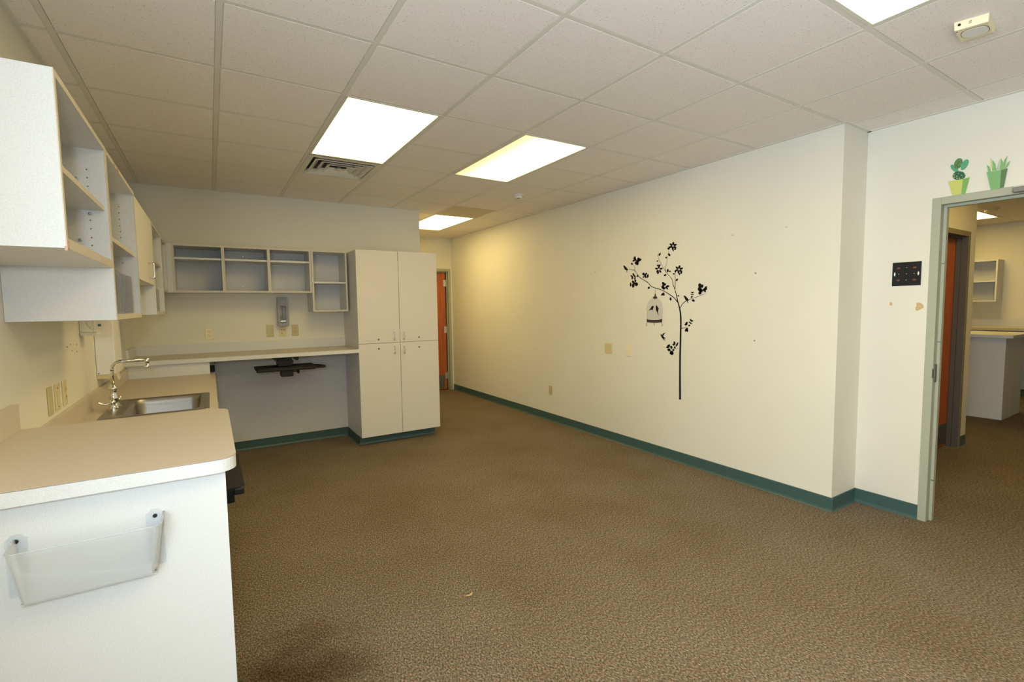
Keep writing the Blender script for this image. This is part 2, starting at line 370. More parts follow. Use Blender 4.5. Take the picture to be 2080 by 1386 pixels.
D['leaves'] = [[(2.012,2.042),(2.001,2.047),(1.998,2.056),(2.001,2.067),(2.008,2.075),(2.018,2.07),(2.022,2.061),(2.02,2.05)],[(2.006,2.038),(1.995,2.033),(1.982,2.034),(1.973,2.04),(1.969,2.048),(1.98,2.053),(1.993,2.053),(2.003,2.048)],[(2.007,2.033),(2.005,2.023),(1.997,2.014),(1.984,2.01),(1.973,2.01),(1.975,2.02),(1.983,2.029),(1.994,2.034)],[(2.013,2.032),(2.023,2.027),(2.027,2.017),(2.024,2.007),(2.016,1.998),(2.007,2.004),(2.002,2.013),(2.004,2.023)],[(2.018,2.035),(2.03,2.041),(2.042,2.04),(2.052,2.034),(2.056,2.025),(2.045,2.02),(2.031,2.02),(2.021,2.026)],[(2.018,2.04),(2.019,2.051),(2.028,2.059),(2.04,2.064),(2.052,2.064),(2.05,2.054),(2.042,2.044),(2.03,2.039)],[(1.995,1.996),(1.985,1.997),(1.979,2.001),(1.977,2.009),(1.98,2.016),(1.989,2.016),(1.996,2.011),(1.999,2.004)],[(2.012,2.011),(2.017,2.006),(2.017,1.998),(2.013,1.99),(2.007,1.985),(2.003,1.991),(2.002,1.998),(2.006,2.006)],[(2.063,2.01),(2.053,2.013),(2.048,2.021),(2.048,2.031),(2.053,2.038),(2.062,2.035),(2.068,2.028),(2.068,2.018)],[(2.077,2.027),(2.078,2.02),(2.074,2.012),(2.065,2.007),(2.056,2.005),(2.055,2.013),(2.059,2.02),(2.067,2.026)],[(2.496,1.949),(2.482,1.954),(2.475,1.965),(2.478,1.977),(2.487,1.987),(2.5,1.982),(2.508,1.972),(2.507,1.959)],[(2.52,1.938),(2.508,1.932),(2.496,1.934),(2.488,1.94),(2.486,1.949),(2.498,1.953),(2.51,1.953),(2.519,1.947)],[(2.491,1.965),(2.496,1.956),(2.492,1.946),(2.482,1.938),(2.469,1.935),(2.465,1.944),(2.468,1.954),(2.477,1.962)],[(2.449,1.94),(2.435,1.942),(2.427,1.95),(2.427,1.961),(2.434,1.97),(2.447,1.968),(2.456,1.96),(2.457,1.95)],[(2.444,1.941),(2.43,1.932),(2.416,1.931),(2.405,1.938),(2.401,1.949),(2.414,1.957),(2.429,1.959),(2.44,1.953)],[(2.462,1.947),(2.464,1.935),(2.457,1.926),(2.443,1.922),(2.429,1.924),(2.427,1.935),(2.433,1.945),(2.446,1.95)],[(2.491,1.923),(2.483,1.906),(2.467,1.897),(2.448,1.9),(2.434,1.911),(2.442,1.927),(2.457,1.936),(2.476,1.935)],[(2.478,1.907),(2.469,1.897),(2.456,1.893),(2.444,1.896),(2.436,1.903),(2.444,1.912),(2.457,1.917),(2.469,1.915)],[(2.54,1.924),(2.543,1.915),(2.538,1.907),(2.528,1.902),(2.516,1.901),(2.514,1.909),(2.518,1.918),(2.528,1.924)],[(2.548,1.796),(2.546,1.788),(2.539,1.783),(2.529,1.781),(2.519,1.783),(2.521,1.79),(2.528,1.796),(2.538,1.799)],[(2.526,1.752),(2.514,1.758),(2.508,1.769),(2.51,1.781),(2.517,1.791),(2.528,1.785),(2.535,1.774),(2.534,1.762)],[(2.517,1.819),(2.52,1.809),(2.516,1.796),(2.505,1.785),(2.492,1.78),(2.49,1.79),(2.494,1.802),(2.503,1.814)],[(2.49,1.795),(2.497,1.787),(2.497,1.777),(2.491,1.768),(2.482,1.762),(2.477,1.769),(2.476,1.779),(2.481,1.789)],[(2.502,1.759),(2.497,1.752),(2.489,1.749),(2.481,1.751),(2.475,1.757),(2.481,1.764),(2.489,1.767),(2.497,1.765)],[(2.487,1.724),(2.474,1.726),(2.467,1.733),(2.468,1.742),(2.474,1.751),(2.486,1.748),(2.494,1.742),(2.495,1.733)],[(2.523,1.742),(2.529,1.732),(2.526,1.722),(2.515,1.715),(2.501,1.713),(2.496,1.723),(2.497,1.733),(2.507,1.74)],[(2.545,1.68),(2.535,1.688),(2.532,1.702),(2.537,1.716),(2.545,1.726),(2.553,1.717),(2.557,1.703),(2.554,1.689)],[(2.512,1.666),(2.497,1.675),(2.49,1.691),(2.495,1.707),(2.506,1.719),(2.52,1.71),(2.528,1.695),(2.525,1.678)],[(2.491,1.703),(2.481,1.687),(2.466,1.681),(2.452,1.687),(2.442,1.701),(2.452,1.716),(2.467,1.723),(2.481,1.719)],[(2.505,1.72),(2.505,1.711),(2.497,1.704),(2.485,1.703),(2.474,1.706),(2.476,1.715),(2.483,1.722),(2.494,1.724)],[(2.459,1.774),(2.448,1.775),(2.441,1.78),(2.439,1.788),(2.442,1.795),(2.451,1.794),(2.46,1.789),(2.463,1.782)],[(2.388,1.805),(2.387,1.793),(2.379,1.787),(2.367,1.788),(2.356,1.794),(2.358,1.805),(2.366,1.813),(2.377,1.813)],[(2.348,1.784),(2.336,1.786),(2.328,1.793),(2.326,1.803),(2.33,1.812),(2.341,1.809),(2.35,1.802),(2.353,1.793)],[(2.321,1.756),(2.31,1.763),(2.304,1.774),(2.306,1.787),(2.312,1.797),(2.322,1.791),(2.329,1.779),(2.329,1.766)],[(2.369,1.795),(2.369,1.786),(2.362,1.778),(2.35,1.773),(2.338,1.774),(2.339,1.783),(2.346,1.791),(2.357,1.796)],[(2.38,1.761),(2.37,1.761),(2.363,1.765),(2.359,1.771),(2.36,1.778),(2.369,1.778),(2.377,1.775),(2.381,1.769)],[(2.35,1.782),(2.356,1.775),(2.355,1.766),(2.347,1.758),(2.337,1.755),(2.333,1.762),(2.333,1.771),(2.339,1.778)],[(2.18,1.961),(2.168,1.962),(2.159,1.969),(2.156,1.978),(2.159,1.988),(2.17,1.986),(2.18,1.98),(2.183,1.97)],[(2.205,1.909),(2.197,1.906),(2.19,1.907),(2.185,1.911),(2.184,1.917),(2.191,1.919),(2.198,1.919),(2.204,1.915)],[(2.067,1.973),(2.07,1.964),(2.065,1.954),(2.055,1.947),(2.044,1.945),(2.042,1.954),(2.045,1.964),(2.054,1.971)],[(2.099,1.929),(2.09,1.928),(2.083,1.931),(2.08,1.937),(2.082,1.943),(2.09,1.944),(2.098,1.942),(2.101,1.936)],[(2.315,1.65),(2.303,1.648),(2.293,1.652),(2.288,1.66),(2.29,1.669),(2.301,1.67),(2.312,1.667),(2.317,1.66)],[(2.117,1.766),(2.106,1.761),(2.095,1.763),(2.088,1.77),(2.086,1.778),(2.097,1.782),(2.108,1.781),(2.116,1.775)],[(2.074,1.795),(2.064,1.8),(2.059,1.81),(2.061,1.822),(2.067,1.831),(2.076,1.825),(2.082,1.815),(2.081,1.804)],[(2.06,1.802),(2.052,1.798),(2.043,1.797),(2.035,1.801),(2.031,1.806),(2.038,1.81),(2.047,1.811),(2.056,1.808)],[(2.011,1.779),(2.007,1.773),(2.0,1.77),(1.993,1.772),(1.989,1.777),(1.993,1.783),(2.0,1.785),(2.007,1.784)],[(2.178,1.837),(2.169,1.843),(2.166,1.853),(2.17,1.863),(2.178,1.871),(2.186,1.865),(2.19,1.855),(2.187,1.845)],[(2.171,1.832),(2.16,1.827),(2.147,1.827),(2.136,1.832),(2.13,1.84),(2.141,1.845),(2.154,1.845),(2.165,1.841)],[(2.173,1.826),(2.176,1.816),(2.17,1.807),(2.159,1.8),(2.148,1.797),(2.147,1.806),(2.151,1.816),(2.161,1.824)],[(2.183,1.826),(2.195,1.826),(2.205,1.82),(2.209,1.81),(2.208,1.801),(2.196,1.802),(2.185,1.808),(2.18,1.817)],[(2.185,1.834),(2.191,1.843),(2.202,1.849),(2.216,1.85),(2.227,1.847),(2.221,1.838),(2.21,1.832),(2.196,1.83)],[(2.203,1.866),(2.194,1.861),(2.185,1.862),(2.179,1.868),(2.178,1.875),(2.187,1.878),(2.196,1.878),(2.202,1.873)],[(2.171,1.856),(2.162,1.86),(2.158,1.866),(2.16,1.874),(2.165,1.88),(2.173,1.877),(2.178,1.871),(2.177,1.863)],[(2.193,1.784),(2.182,1.789),(2.175,1.799),(2.175,1.81),(2.181,1.819),(2.191,1.814),(2.198,1.805),(2.199,1.794)],[(1.94,1.82),(1.93,1.825),(1.925,1.834),(1.926,1.845),(1.933,1.853),(1.943,1.848),(1.949,1.839),(1.948,1.829)],[(1.935,1.816),(1.924,1.81),(1.911,1.811),(1.9,1.816),(1.896,1.825),(1.906,1.83),(1.919,1.83),(1.93,1.825)],[(1.936,1.81),(1.935,1.8),(1.927,1.791),(1.915,1.786),(1.903,1.786),(1.905,1.796),(1.912,1.805),(1.923,1.811)],[(1.942,1.809),(1.953,1.804),(1.958,1.795),(1.956,1.784),(1.949,1.775),(1.94,1.78),(1.934,1.79),(1.935,1.8)],[(1.948,1.813),(1.959,1.818),(1.972,1.818),(1.983,1.812),(1.988,1.804),(1.977,1.799),(1.963,1.799),(1.952,1.804)],[(1.947,1.818),(1.947,1.829),(1.955,1.838),(1.968,1.843),(1.98,1.843),(1.978,1.833),(1.971,1.824),(1.959,1.818)],[(1.926,1.771),(1.916,1.772),(1.908,1.776),(1.906,1.784),(1.908,1.792),(1.917,1.791),(1.925,1.787),(1.928,1.779)],[(1.986,1.811),(1.991,1.805),(1.992,1.797),(1.987,1.789),(1.98,1.785),(1.975,1.79),(1.974,1.799),(1.978,1.806)],[(1.938,1.785),(1.943,1.779),(1.943,1.772),(1.939,1.764),(1.933,1.76),(1.929,1.765),(1.928,1.773),(1.932,1.78)],[(1.975,1.709),(1.964,1.709),(1.955,1.714),(1.951,1.722),(1.952,1.731),(1.962,1.731),(1.972,1.726),(1.977,1.718)],[(1.956,1.571),(1.951,1.566),(1.945,1.564),(1.939,1.566),(1.935,1.571),(1.939,1.576),(1.945,1.579),(1.952,1.577)],[(2.036,1.561),(2.044,1.554),(2.046,1.543),(2.041,1.533),(2.032,1.527),(2.024,1.534),(2.022,1.545),(2.026,1.555)],[(2.146,1.578),(2.134,1.578),(2.125,1.583),(2.12,1.592),(2.121,1.601),(2.132,1.601),(2.143,1.596),(2.148,1.587)],[(2.123,1.61),(2.129,1.601),(2.128,1.59),(2.12,1.579),(2.11,1.574),(2.105,1.582),(2.105,1.594),(2.112,1.604)],[(2.132,1.709),(2.138,1.696),(2.133,1.683),(2.12,1.673),(2.104,1.67),(2.099,1.682),(2.103,1.695),(2.115,1.706)],[(2.132,1.644),(2.117,1.649),(2.11,1.659),(2.114,1.671),(2.124,1.681),(2.137,1.676),(2.145,1.666),(2.143,1.654)],[(2.137,1.652),(2.131,1.641),(2.119,1.635),(2.105,1.637),(2.094,1.645),(2.101,1.655),(2.113,1.662),(2.127,1.661)],[(2.111,1.673),(2.101,1.673),(2.092,1.677),(2.089,1.685),(2.09,1.693),(2.1,1.693),(2.109,1.689),(2.113,1.682)],[(2.096,1.646),(2.082,1.647),(2.07,1.654),(2.064,1.665),(2.064,1.675),(2.077,1.674),(2.09,1.667),(2.097,1.657)],[(2.086,1.664),(2.076,1.657),(2.065,1.656),(2.054,1.66),(2.048,1.667),(2.057,1.673),(2.069,1.675),(2.08,1.671)],[(2.083,1.655),(2.086,1.648),(2.083,1.641),(2.076,1.635),(2.067,1.633),(2.065,1.64),(2.067,1.648),(2.074,1.654)],[(1.72,1.678),(1.731,1.667),(1.731,1.652),(1.721,1.64),(1.705,1.633),(1.696,1.645),(1.694,1.659),(1.703,1.672)],[(1.694,1.633),(1.684,1.638),(1.678,1.647),(1.679,1.657),(1.684,1.666),(1.694,1.662),(1.7,1.653),(1.701,1.642)],[(1.728,1.643),(1.736,1.629),(1.733,1.615),(1.719,1.606),(1.702,1.604),(1.695,1.617),(1.697,1.632),(1.709,1.641)],[(1.72,1.599),(1.703,1.593),(1.689,1.596),(1.684,1.608),(1.686,1.622),(1.702,1.627),(1.717,1.624),(1.723,1.614)],[(1.729,1.594),(1.725,1.581),(1.716,1.575),(1.705,1.578),(1.696,1.588),(1.701,1.599),(1.71,1.606),(1.72,1.604)],[(1.681,1.605),(1.669,1.607),(1.661,1.614),(1.659,1.624),(1.662,1.634),(1.672,1.631),(1.681,1.625),(1.685,1.615)],[(1.667,1.623),(1.656,1.624),(1.646,1.63),(1.641,1.639),(1.642,1.648),(1.653,1.648),(1.663,1.642),(1.668,1.633)],[(1.676,1.621),(1.667,1.613),(1.654,1.612),(1.644,1.617),(1.638,1.626),(1.647,1.633),(1.66,1.636),(1.671,1.631)],[(1.667,1.614),(1.671,1.607),(1.668,1.6),(1.662,1.595),(1.654,1.594),(1.651,1.6),(1.653,1.608),(1.659,1.613)],[(1.806,1.606),(1.807,1.6),(1.803,1.595),(1.797,1.591),(1.79,1.59),(1.79,1.596),(1.793,1.602),(1.799,1.606)],[(1.792,1.591),(1.785,1.591),(1.779,1.594),(1.776,1.599),(1.776,1.604),(1.783,1.605),(1.789,1.602),(1.793,1.597)],[(1.814,1.582),(1.806,1.578),(1.794,1.575),(1.781,1.576),(1.773,1.578),(1.781,1.582),(1.793,1.585),(1.806,1.585)],[(1.808,1.55),(1.799,1.549),(1.791,1.553),(1.787,1.56),(1.787,1.567),(1.795,1.567),(1.804,1.564),(1.808,1.557)],[(1.796,1.533),(1.795,1.523),(1.787,1.516),(1.775,1.514),(1.765,1.518),(1.767,1.527),(1.774,1.535),(1.785,1.537)],[(1.812,1.361),(1.815,1.353),(1.812,1.345),(1.805,1.338),(1.797,1.335),(1.794,1.342),(1.796,1.351),(1.803,1.358)],[(1.804,1.339),(1.798,1.334),(1.789,1.334),(1.781,1.338),(1.777,1.344),(1.784,1.348),(1.793,1.349),(1.8,1.346)],[(1.861,1.301),(1.848,1.304),(1.839,1.312),(1.837,1.323),(1.84,1.333),(1.852,1.33),(1.862,1.322),(1.866,1.312)],[(1.874,1.307),(1.868,1.301),(1.859,1.298),(1.849,1.3),(1.842,1.306),(1.848,1.311),(1.857,1.314),(1.867,1.313)],[(1.829,1.334),(1.824,1.326),(1.813,1.318),(1.799,1.313),(1.789,1.312),(1.794,1.32),(1.805,1.328),(1.818,1.334)],[(1.832,1.296),(1.825,1.291),(1.817,1.292),(1.811,1.297),(1.809,1.303),(1.816,1.307),(1.824,1.307),(1.83,1.303)],[(1.862,1.241),(1.851,1.244),(1.843,1.253),(1.841,1.264),(1.846,1.273),(1.857,1.269),(1.865,1.261),(1.868,1.25)],[(1.848,1.265),(1.853,1.257),(1.852,1.248),(1.845,1.242),(1.835,1.239),(1.831,1.247),(1.831,1.256),(1.837,1.263)],[(1.856,1.267),(1.851,1.261),(1.843,1.259),(1.836,1.262),(1.831,1.268),(1.836,1.274),(1.844,1.277),(1.851,1.274)],[(1.99,1.146),(1.995,1.137),(1.994,1.128),(1.986,1.121),(1.977,1.118),(1.972,1.126),(1.973,1.135),(1.979,1.143)],[(2.008,1.11),(1.998,1.105),(1.986,1.106),(1.977,1.112),(1.972,1.12),(1.981,1.125),(1.993,1.125),(2.003,1.119)],[(1.969,1.094),(1.956,1.101),(1.945,1.114),(1.939,1.129),(1.939,1.14),(1.951,1.134),(1.963,1.121),(1.97,1.106)],[(1.985,1.099),(1.99,1.091),(1.988,1.083),(1.982,1.077),(1.974,1.074),(1.97,1.081),(1.971,1.09),(1.976,1.096)],[(2.07,1.077),(2.053,1.078),(2.039,1.087),(2.033,1.101),(2.035,1.113),(2.051,1.112),(2.066,1.103),(2.073,1.09)],[(2.081,1.08),(2.074,1.076),(2.064,1.076),(2.056,1.08),(2.051,1.086),(2.058,1.09),(2.068,1.091),(2.076,1.087)],[(2.023,1.103),(2.032,1.094),(2.033,1.083),(2.026,1.074),(2.015,1.07),(2.007,1.078),(2.005,1.089),(2.011,1.099)],[(2.066,1.068),(2.064,1.055),(2.054,1.048),(2.039,1.047),(2.026,1.052),(2.028,1.064),(2.037,1.073),(2.051,1.075)],[(2.008,1.063),(2.002,1.054),(1.994,1.052),(1.986,1.057),(1.981,1.065),(1.986,1.072),(1.994,1.075),(2.002,1.072)],[(2.034,1.047),(2.039,1.029),(2.031,1.018),(2.014,1.017),(1.996,1.024),(1.993,1.04),(1.999,1.052),(2.014,1.055)],[(2.026,1.026),(2.019,1.015),(2.008,1.012),(1.998,1.018),(1.991,1.029),(1.998,1.039),(2.009,1.043),(2.019,1.039)]]
D['cage'] = [[(2.222,1.65,2.219,1.65),(2.221,1.595,2.218,1.595)],[(2.324,1.318,2.319,1.317),(2.329,1.307,2.324,1.306),(2.333,1.294,2.328,1.294),(2.332,1.286,2.328,1.286),(2.327,1.28,2.326,1.283),(2.32,1.284,2.322,1.286),(2.314,1.288,2.316,1.29)],[(2.233,1.316,2.228,1.316),(2.234,1.304,2.23,1.304),(2.234,1.291,2.23,1.291),(2.23,1.285,2.227,1.287),(2.226,1.284,2.224,1.286)],[(2.142,1.32,2.137,1.322),(2.136,1.31,2.131,1.312),(2.131,1.299,2.126,1.3),(2.131,1.291,2.127,1.291),(2.133,1.287,2.131,1.284),(2.137,1.288,2.139,1.285),(2.143,1.29,2.144,1.288)],[(2.342,1.451,2.344,1.453),(2.336,1.454,2.338,1.457),(2.33,1.456,2.33,1.459),(2.324,1.452,2.322,1.454),(2.318,1.447,2.316,1.448)],[(2.108,1.457,2.108,1.454),(2.116,1.458,2.116,1.456),(2.126,1.458,2.124,1.456),(2.133,1.451,2.13,1.45),(2.137,1.445,2.134,1.444)]]
D['bars'] = [[(2.319,1.348,2.321,1.348),(2.321,1.479,2.322,1.479)],[(2.306,1.349,2.307,1.349),(2.307,1.517,2.308,1.517)],[(2.292,1.349,2.293,1.349),(2.294,1.53,2.295,1.53)],[(2.278,1.349,2.279,1.349),(2.28,1.538,2.281,1.539)],[(2.265,1.349,2.266,1.349),(2.267,1.544,2.268,1.544)],[(2.251,1.349,2.252,1.349),(2.253,1.548,2.254,1.548)],[(2.238,1.35,2.239,1.35),(2.24,1.55,2.241,1.55)],[(2.224,1.35,2.226,1.35),(2.226,1.55,2.228,1.55)],[(2.211,1.35,2.212,1.35),(2.213,1.549,2.214,1.549)],[(2.198,1.35,2.199,1.35),(2.2,1.547,2.201,1.547)],[(2.185,1.351,2.186,1.351),(2.187,1.543,2.188,1.543)],[(2.171,1.351,2.173,1.351),(2.173,1.537,2.175,1.537)],[(2.158,1.351,2.159,1.351),(2.16,1.528,2.162,1.528)],[(2.145,1.351,2.146,1.351),(2.147,1.514,2.148,1.514)],[(2.132,1.351,2.134,1.351),(2.134,1.478,2.135,1.478)],[(2.318,1.348,2.322,1.348),(2.32,1.405,2.324,1.405),(2.321,1.468,2.324,1.468),(2.317,1.495,2.321,1.496),(2.309,1.512,2.312,1.513),(2.294,1.529,2.297,1.531),(2.277,1.542,2.279,1.544),(2.261,1.548,2.262,1.551),(2.249,1.551,2.25,1.553)],[(2.13,1.351,2.133,1.351),(2.129,1.406,2.133,1.406),(2.13,1.467,2.133,1.467),(2.134,1.494,2.137,1.494),(2.142,1.511,2.145,1.51),(2.153,1.527,2.156,1.526),(2.167,1.539,2.169,1.537),(2.181,1.547,2.182,1.545),(2.192,1.552,2.193,1.55)],[(2.323,1.387,2.323,1.389),(2.28,1.385,2.28,1.387),(2.226,1.384,2.226,1.386),(2.172,1.387,2.172,1.389),(2.13,1.39,2.131,1.392)],[(2.317,1.506,2.317,1.508),(2.278,1.503,2.278,1.504),(2.227,1.5,2.227,1.501),(2.176,1.502,2.177,1.504),(2.137,1.505,2.138,1.507)]]
D['b1'] = [(2.651,1.903),(2.636,1.905),(2.614,1.888),(2.59,1.866),(2.584,1.854),(2.598,1.849),(2.594,1.831),(2.602,1.835),(2.606,1.853),(2.626,1.86),(2.643,1.885)]
D['b2'] = [(1.885,1.57),(1.871,1.572),(1.852,1.556),(1.834,1.538),(1.83,1.527),(1.84,1.522),(1.836,1.504),(1.842,1.504),(1.848,1.522),(1.865,1.533),(1.875,1.551)]
D['sw'] = [(2.15,1.209),(2.131,1.199),(2.115,1.215),(2.09,1.223),(2.11,1.202),(2.119,1.187),(2.103,1.179),(2.083,1.162),(2.11,1.169),(2.091,1.141),(2.12,1.161),(2.143,1.185)]
D['ca'] = [(2.248,1.482),(2.236,1.475),(2.245,1.453),(2.255,1.433),(2.263,1.445),(2.3,1.433),(2.277,1.456),(2.263,1.475)]
D['cb'] = [(2.204,1.49),(2.192,1.475),(2.176,1.458),(2.181,1.436),(2.184,1.42),(2.173,1.381),(2.191,1.414),(2.209,1.442),(2.211,1.469)]
D['knob'] = [(2.226,1.578),(2.226,1.589),(2.223,1.6),(2.217,1.6),(2.211,1.589),(2.21,1.575),(2.191,1.561),(2.199,1.551),(2.221,1.547),(2.242,1.552),(2.253,1.562),(2.229,1.575)]
D['band'] = [(2.325,1.355),(2.316,1.347),(2.276,1.344),(2.226,1.344),(2.176,1.347),(2.14,1.352),(2.131,1.358),(2.131,1.327),(2.139,1.321),(2.183,1.316),(2.225,1.314),(2.276,1.315),(2.316,1.318),(2.325,1.323)]
D['k'] = {}
D['k']['pot1'] = [(0.138, 2.255), (0.067, 2.254), (0.072, 2.163), (0.115, 2.163)]
D['k']['pot1s'] = [(0.067, 2.254), (0.035, 2.258), (0.052, 2.161), (0.072, 2.163)]
D['k']['ball'] = [(0.056, 2.275), (0.058, 2.263), (0.066, 2.255), (0.078, 2.251), (0.092, 2.253), (0.105, 2.26), (0.115, 2.271), (0.119, 2.284), (0.117, 2.296), (0.109, 2.304), (0.097, 2.308), (0.083, 2.306), (0.07, 2.299), (0.06, 2.288)]
D['k']['pad_l'] = [(0.093, 2.305), (0.098, 2.303), (0.106, 2.306), (0.115, 2.314), (0.124, 2.326), (0.13, 2.338), (0.132, 2.348), (0.131, 2.355), (0.125, 2.357), (0.117, 2.353), (0.108, 2.345), (0.1, 2.334), (0.094, 2.322), (0.091, 2.311)]
D['k']['pad_m'] = [(0.082, 2.385), (0.076, 2.375), (0.073, 2.362), (0.075, 2.348), (0.08, 2.335), (0.088, 2.326), (0.098, 2.323), (0.106, 2.327), (0.113, 2.337), (0.115, 2.35), (0.114, 2.365), (0.108, 2.378), (0.1, 2.386), (0.091, 2.389)]
D['k']['pad_r'] = [(0.049, 2.369), (0.045, 2.361), (0.044, 2.348), (0.048, 2.334), (0.054, 2.322), (0.062, 2.313), (0.071, 2.309), (0.078, 2.312), (0.082, 2.321), (0.082, 2.333), (0.079, 2.347), (0.073, 2.36), (0.064, 2.369), (0.056, 2.372)]
D['k']['pot2'] = [(-0.042, 2.269), (-0.105, 2.267), (-0.104, 2.161), (-0.064, 2.161)]
D['k']['pot2s'] = [(-0.105, 2.267), (-0.133, 2.271), (-0.121, 2.163), (-0.104, 2.161)]
D['k']['spikes'] = [[(-0.039, 2.315), (-0.052, 2.302), (-0.061, 2.27), (-0.047, 2.269)], [(-0.052, 2.353), (-0.064, 2.337), (-0.069, 2.271), (-0.057, 2.295)], [(-0.064, 2.337), (-0.078, 2.31), (-0.084, 2.271), (-0.065, 2.272)], [(-0.096, 2.337), (-0.097, 2.268), (-0.083, 2.27), (-0.086, 2.293)], [(-0.1, 2.339), (-0.112, 2.31), (-0.114, 2.269), (-0.099, 2.27)], [(-0.129, 2.347), (-0.124, 2.307), (-0.119, 2.271), (-0.11, 2.273), (-0.115, 2.321)], [(-0.141, 2.314), (-0.136, 2.287), (-0.125, 2.271), (-0.12, 2.271), (-0.127, 2.298)]]
D['k']['spikec'] = [0, 1, 0, 2, 0, 0, 0]
D['patch'] = [[(0.425,1.483),(0.419,1.493),(0.411,1.485),(0.408,1.473),(0.413,1.464),(0.421,1.466),(0.426,1.475)],[(0.274,1.481),(0.263,1.486),(0.248,1.481),(0.235,1.465),(0.235,1.455),(0.231,1.452),(0.246,1.441),(0.267,1.429),(0.276,1.434),(0.278,1.448),(0.273,1.464)]]

# ------------------------------------------------------------ room shell
XL, XB, YB = -0.12, 2.793, 4.755          # left wall, end of back wall, back wall
XR, YC, YF = 4.211, 0.596, 6.876          # right wall, its near corner, far wall
XJ = 4.56                                 # set-back wall with the doorway
YR = -3.25                                # wall behind the camera
struct('floor', MB().box(-0.3, YR - .1, -0.1, 11.35, 8.3, 0), M['carpet'])
WY0, WY1, WZ0, WZ1 = -2.08, -.48, .80, 2.25
struct('wall_left', MB().box(XL - .1, WY1, 0, XL, YB, H).box(XL - .1, YR, 0, XL, WY0, H).box(XL - .1, WY0, 0, XL, WY1, WZ0).box(XL - .1, WY0, WZ1, XL, WY1, H), M['wall'])
struct('wall_back', MB().box(XL - .1, YB, 0, XB, YF + .1, H), M['wall'])
struct('wall_right', MB().box(XR, YC, 0, XJ + .13, 8.2, H), M['wall'])
w = MB().box(XB, YF, 0, 3.182, YF + .1, H).box(4.163, YF, 0, XR, YF + .1, H).box(3.182, YF, 2.148, 4.163, YF + .1, H)
struct('wall_far', w, M['wall'])
struct('wall_hall', MB().box(2.0, 8.1, 0, XR, 8.2, H).box(1.9, YF + .1, 0, 2.0, 8.2, H), M['wall'])
w = MB().box(XJ, .180, 0, XJ + .13, YC, H).box(XJ, YR, 0, XJ + .13, -.762, H).box(XJ, -.762, 2.122, XJ + .13, .180, H)
struct('wall_doorway', w, M['wall'])
struct('wall_rear', MB().box(XL - .1, YR - .1, 0, XJ + .13, YR, H), M['wall'])
# window in the left wall behind the camera
wf = MB()
for a in (WY0, (WY0 + WY1) / 2 - .02, WY1 - .04): wf.box(XL - .08, a, WZ0, XL - .03, a + .04, WZ1)
for a in (WZ0, WZ1 - .04): wf.box(XL - .078, WY0 + .04, a, XL - .032, WY1 - .04, a + .04)
wo = struct('window_1', wf, M['white'])
MB().box(XL - .057, WY0 + .04, WZ0 + .04, XL - .053, WY1 - .04, WZ1 - .04).build('glass_pane', M['glass'], wo)
# second room beyond the doorway
X2 = 11.17
struct('wall_passage', MB().box(XJ + .13, .65, 0, 5.960, .78, H).box(6.930, .65, 0, 7.13, .78, H).box(5.960, .65, 2.148, 6.930, .78, H), M['wall'])
struct('wall_office_end', MB().box(X2, -2.1, 0, X2 + .1, 8.2, H), M['wall'])
struct('wall_office_near', MB().box(XJ + .13, -2.1, 0, X2, -2.0, H), M['wall'])
struct('wall_office_side', MB().box(7.03, .78, 0, 7.13, 5.2, H).box(7.03, 5.1, 0, X2, 5.2, H), M['wall'])

# suspended ceiling: grid tees with lay-in tiles
xs = [-.30] + [k * G for k in range(0, 19)] + [11.35]
ys = [YR - .1] + [k * G for k in range(-5, 14)] + [8.3]
holes = {(2, 3), (2, 4), (4, 3), (4, 4), (5, 8), (5, 9), (4, -1), (4, -2), (2, -1), (2, -2), (2, 5),
         (15, 2), (16, 2), (13, 4), (12, 4)}
holes_a = {(2, 3), (2, 4), (4, 3), (4, 4), (5, 8), (5, 9), (4, -1), (4, -2), (2, -1), (2, -2), (2, 5)}
lights2 = [(15, 2), (9, -1)]            # office lights: 2 cells along x; the second is unseen, added
for a in lights2:
    holes_a |= {a, (a[0] + 1, a[1])}
ce = MB(); TW = .012
ce.mat(M['tile'])
def cellidx(v): return int(math.floor(v / G + 1e-6))
for i in range(len(xs) - 1):
    for j in range(len(ys) - 1):
        cx, cy = cellidx((xs[i] + xs[i + 1]) / 2), cellidx((ys[j] + ys[j + 1]) / 2)
        if (cx, cy) in holes_a: continue
        ce.mat(M['tile_dark'] if (cx, cy) == (5, 7) else M['tile'])
        x0, x1, y0, y1 = xs[i] + TW, xs[i + 1] - TW, ys[j] + TW, ys[j + 1] - TW
        e = .004
        # tegular tile: face drops just below the tee flange with a sloped reveal
        z0 = H + .0005; z1 = H + .005
        vs = [ce.bm.verts.new(V3(*p)) for p in ((x0, y0, z1), (x1, y0, z1), (x1, y1, z1), (x0, y1, z1), (x0 + e, y0 + e, z0), (x1 - e, y0 + e, z0), (x1 - e, y1 - e, z0), (x0 + e, y1 - e, z0))]
        fs = [ce.bm.faces.new([vs[4], vs[7], vs[6], vs[5]])]
        for k in range(4): fs.append(ce.bm.faces.new([vs[k], vs[4 + k], vs[4 + (k + 1) % 4], vs[(k + 1) % 4]]))
        top = [ce.bm.verts.new(v.co + V3(0, 0, .015)) for v in vs[:4]]
        fs.append(ce.bm.faces.new(top))
        ce._tag(fs)
ce.mat(M['tee'])
def spans(cut, lo, hi):
    out = []; a = lo
    for c0, c1 in sorted(cut):
        if c0 > a: out.append((a, c0))
        a = max(a, c1)
    if hi > a: out.append((a, hi))
    return out
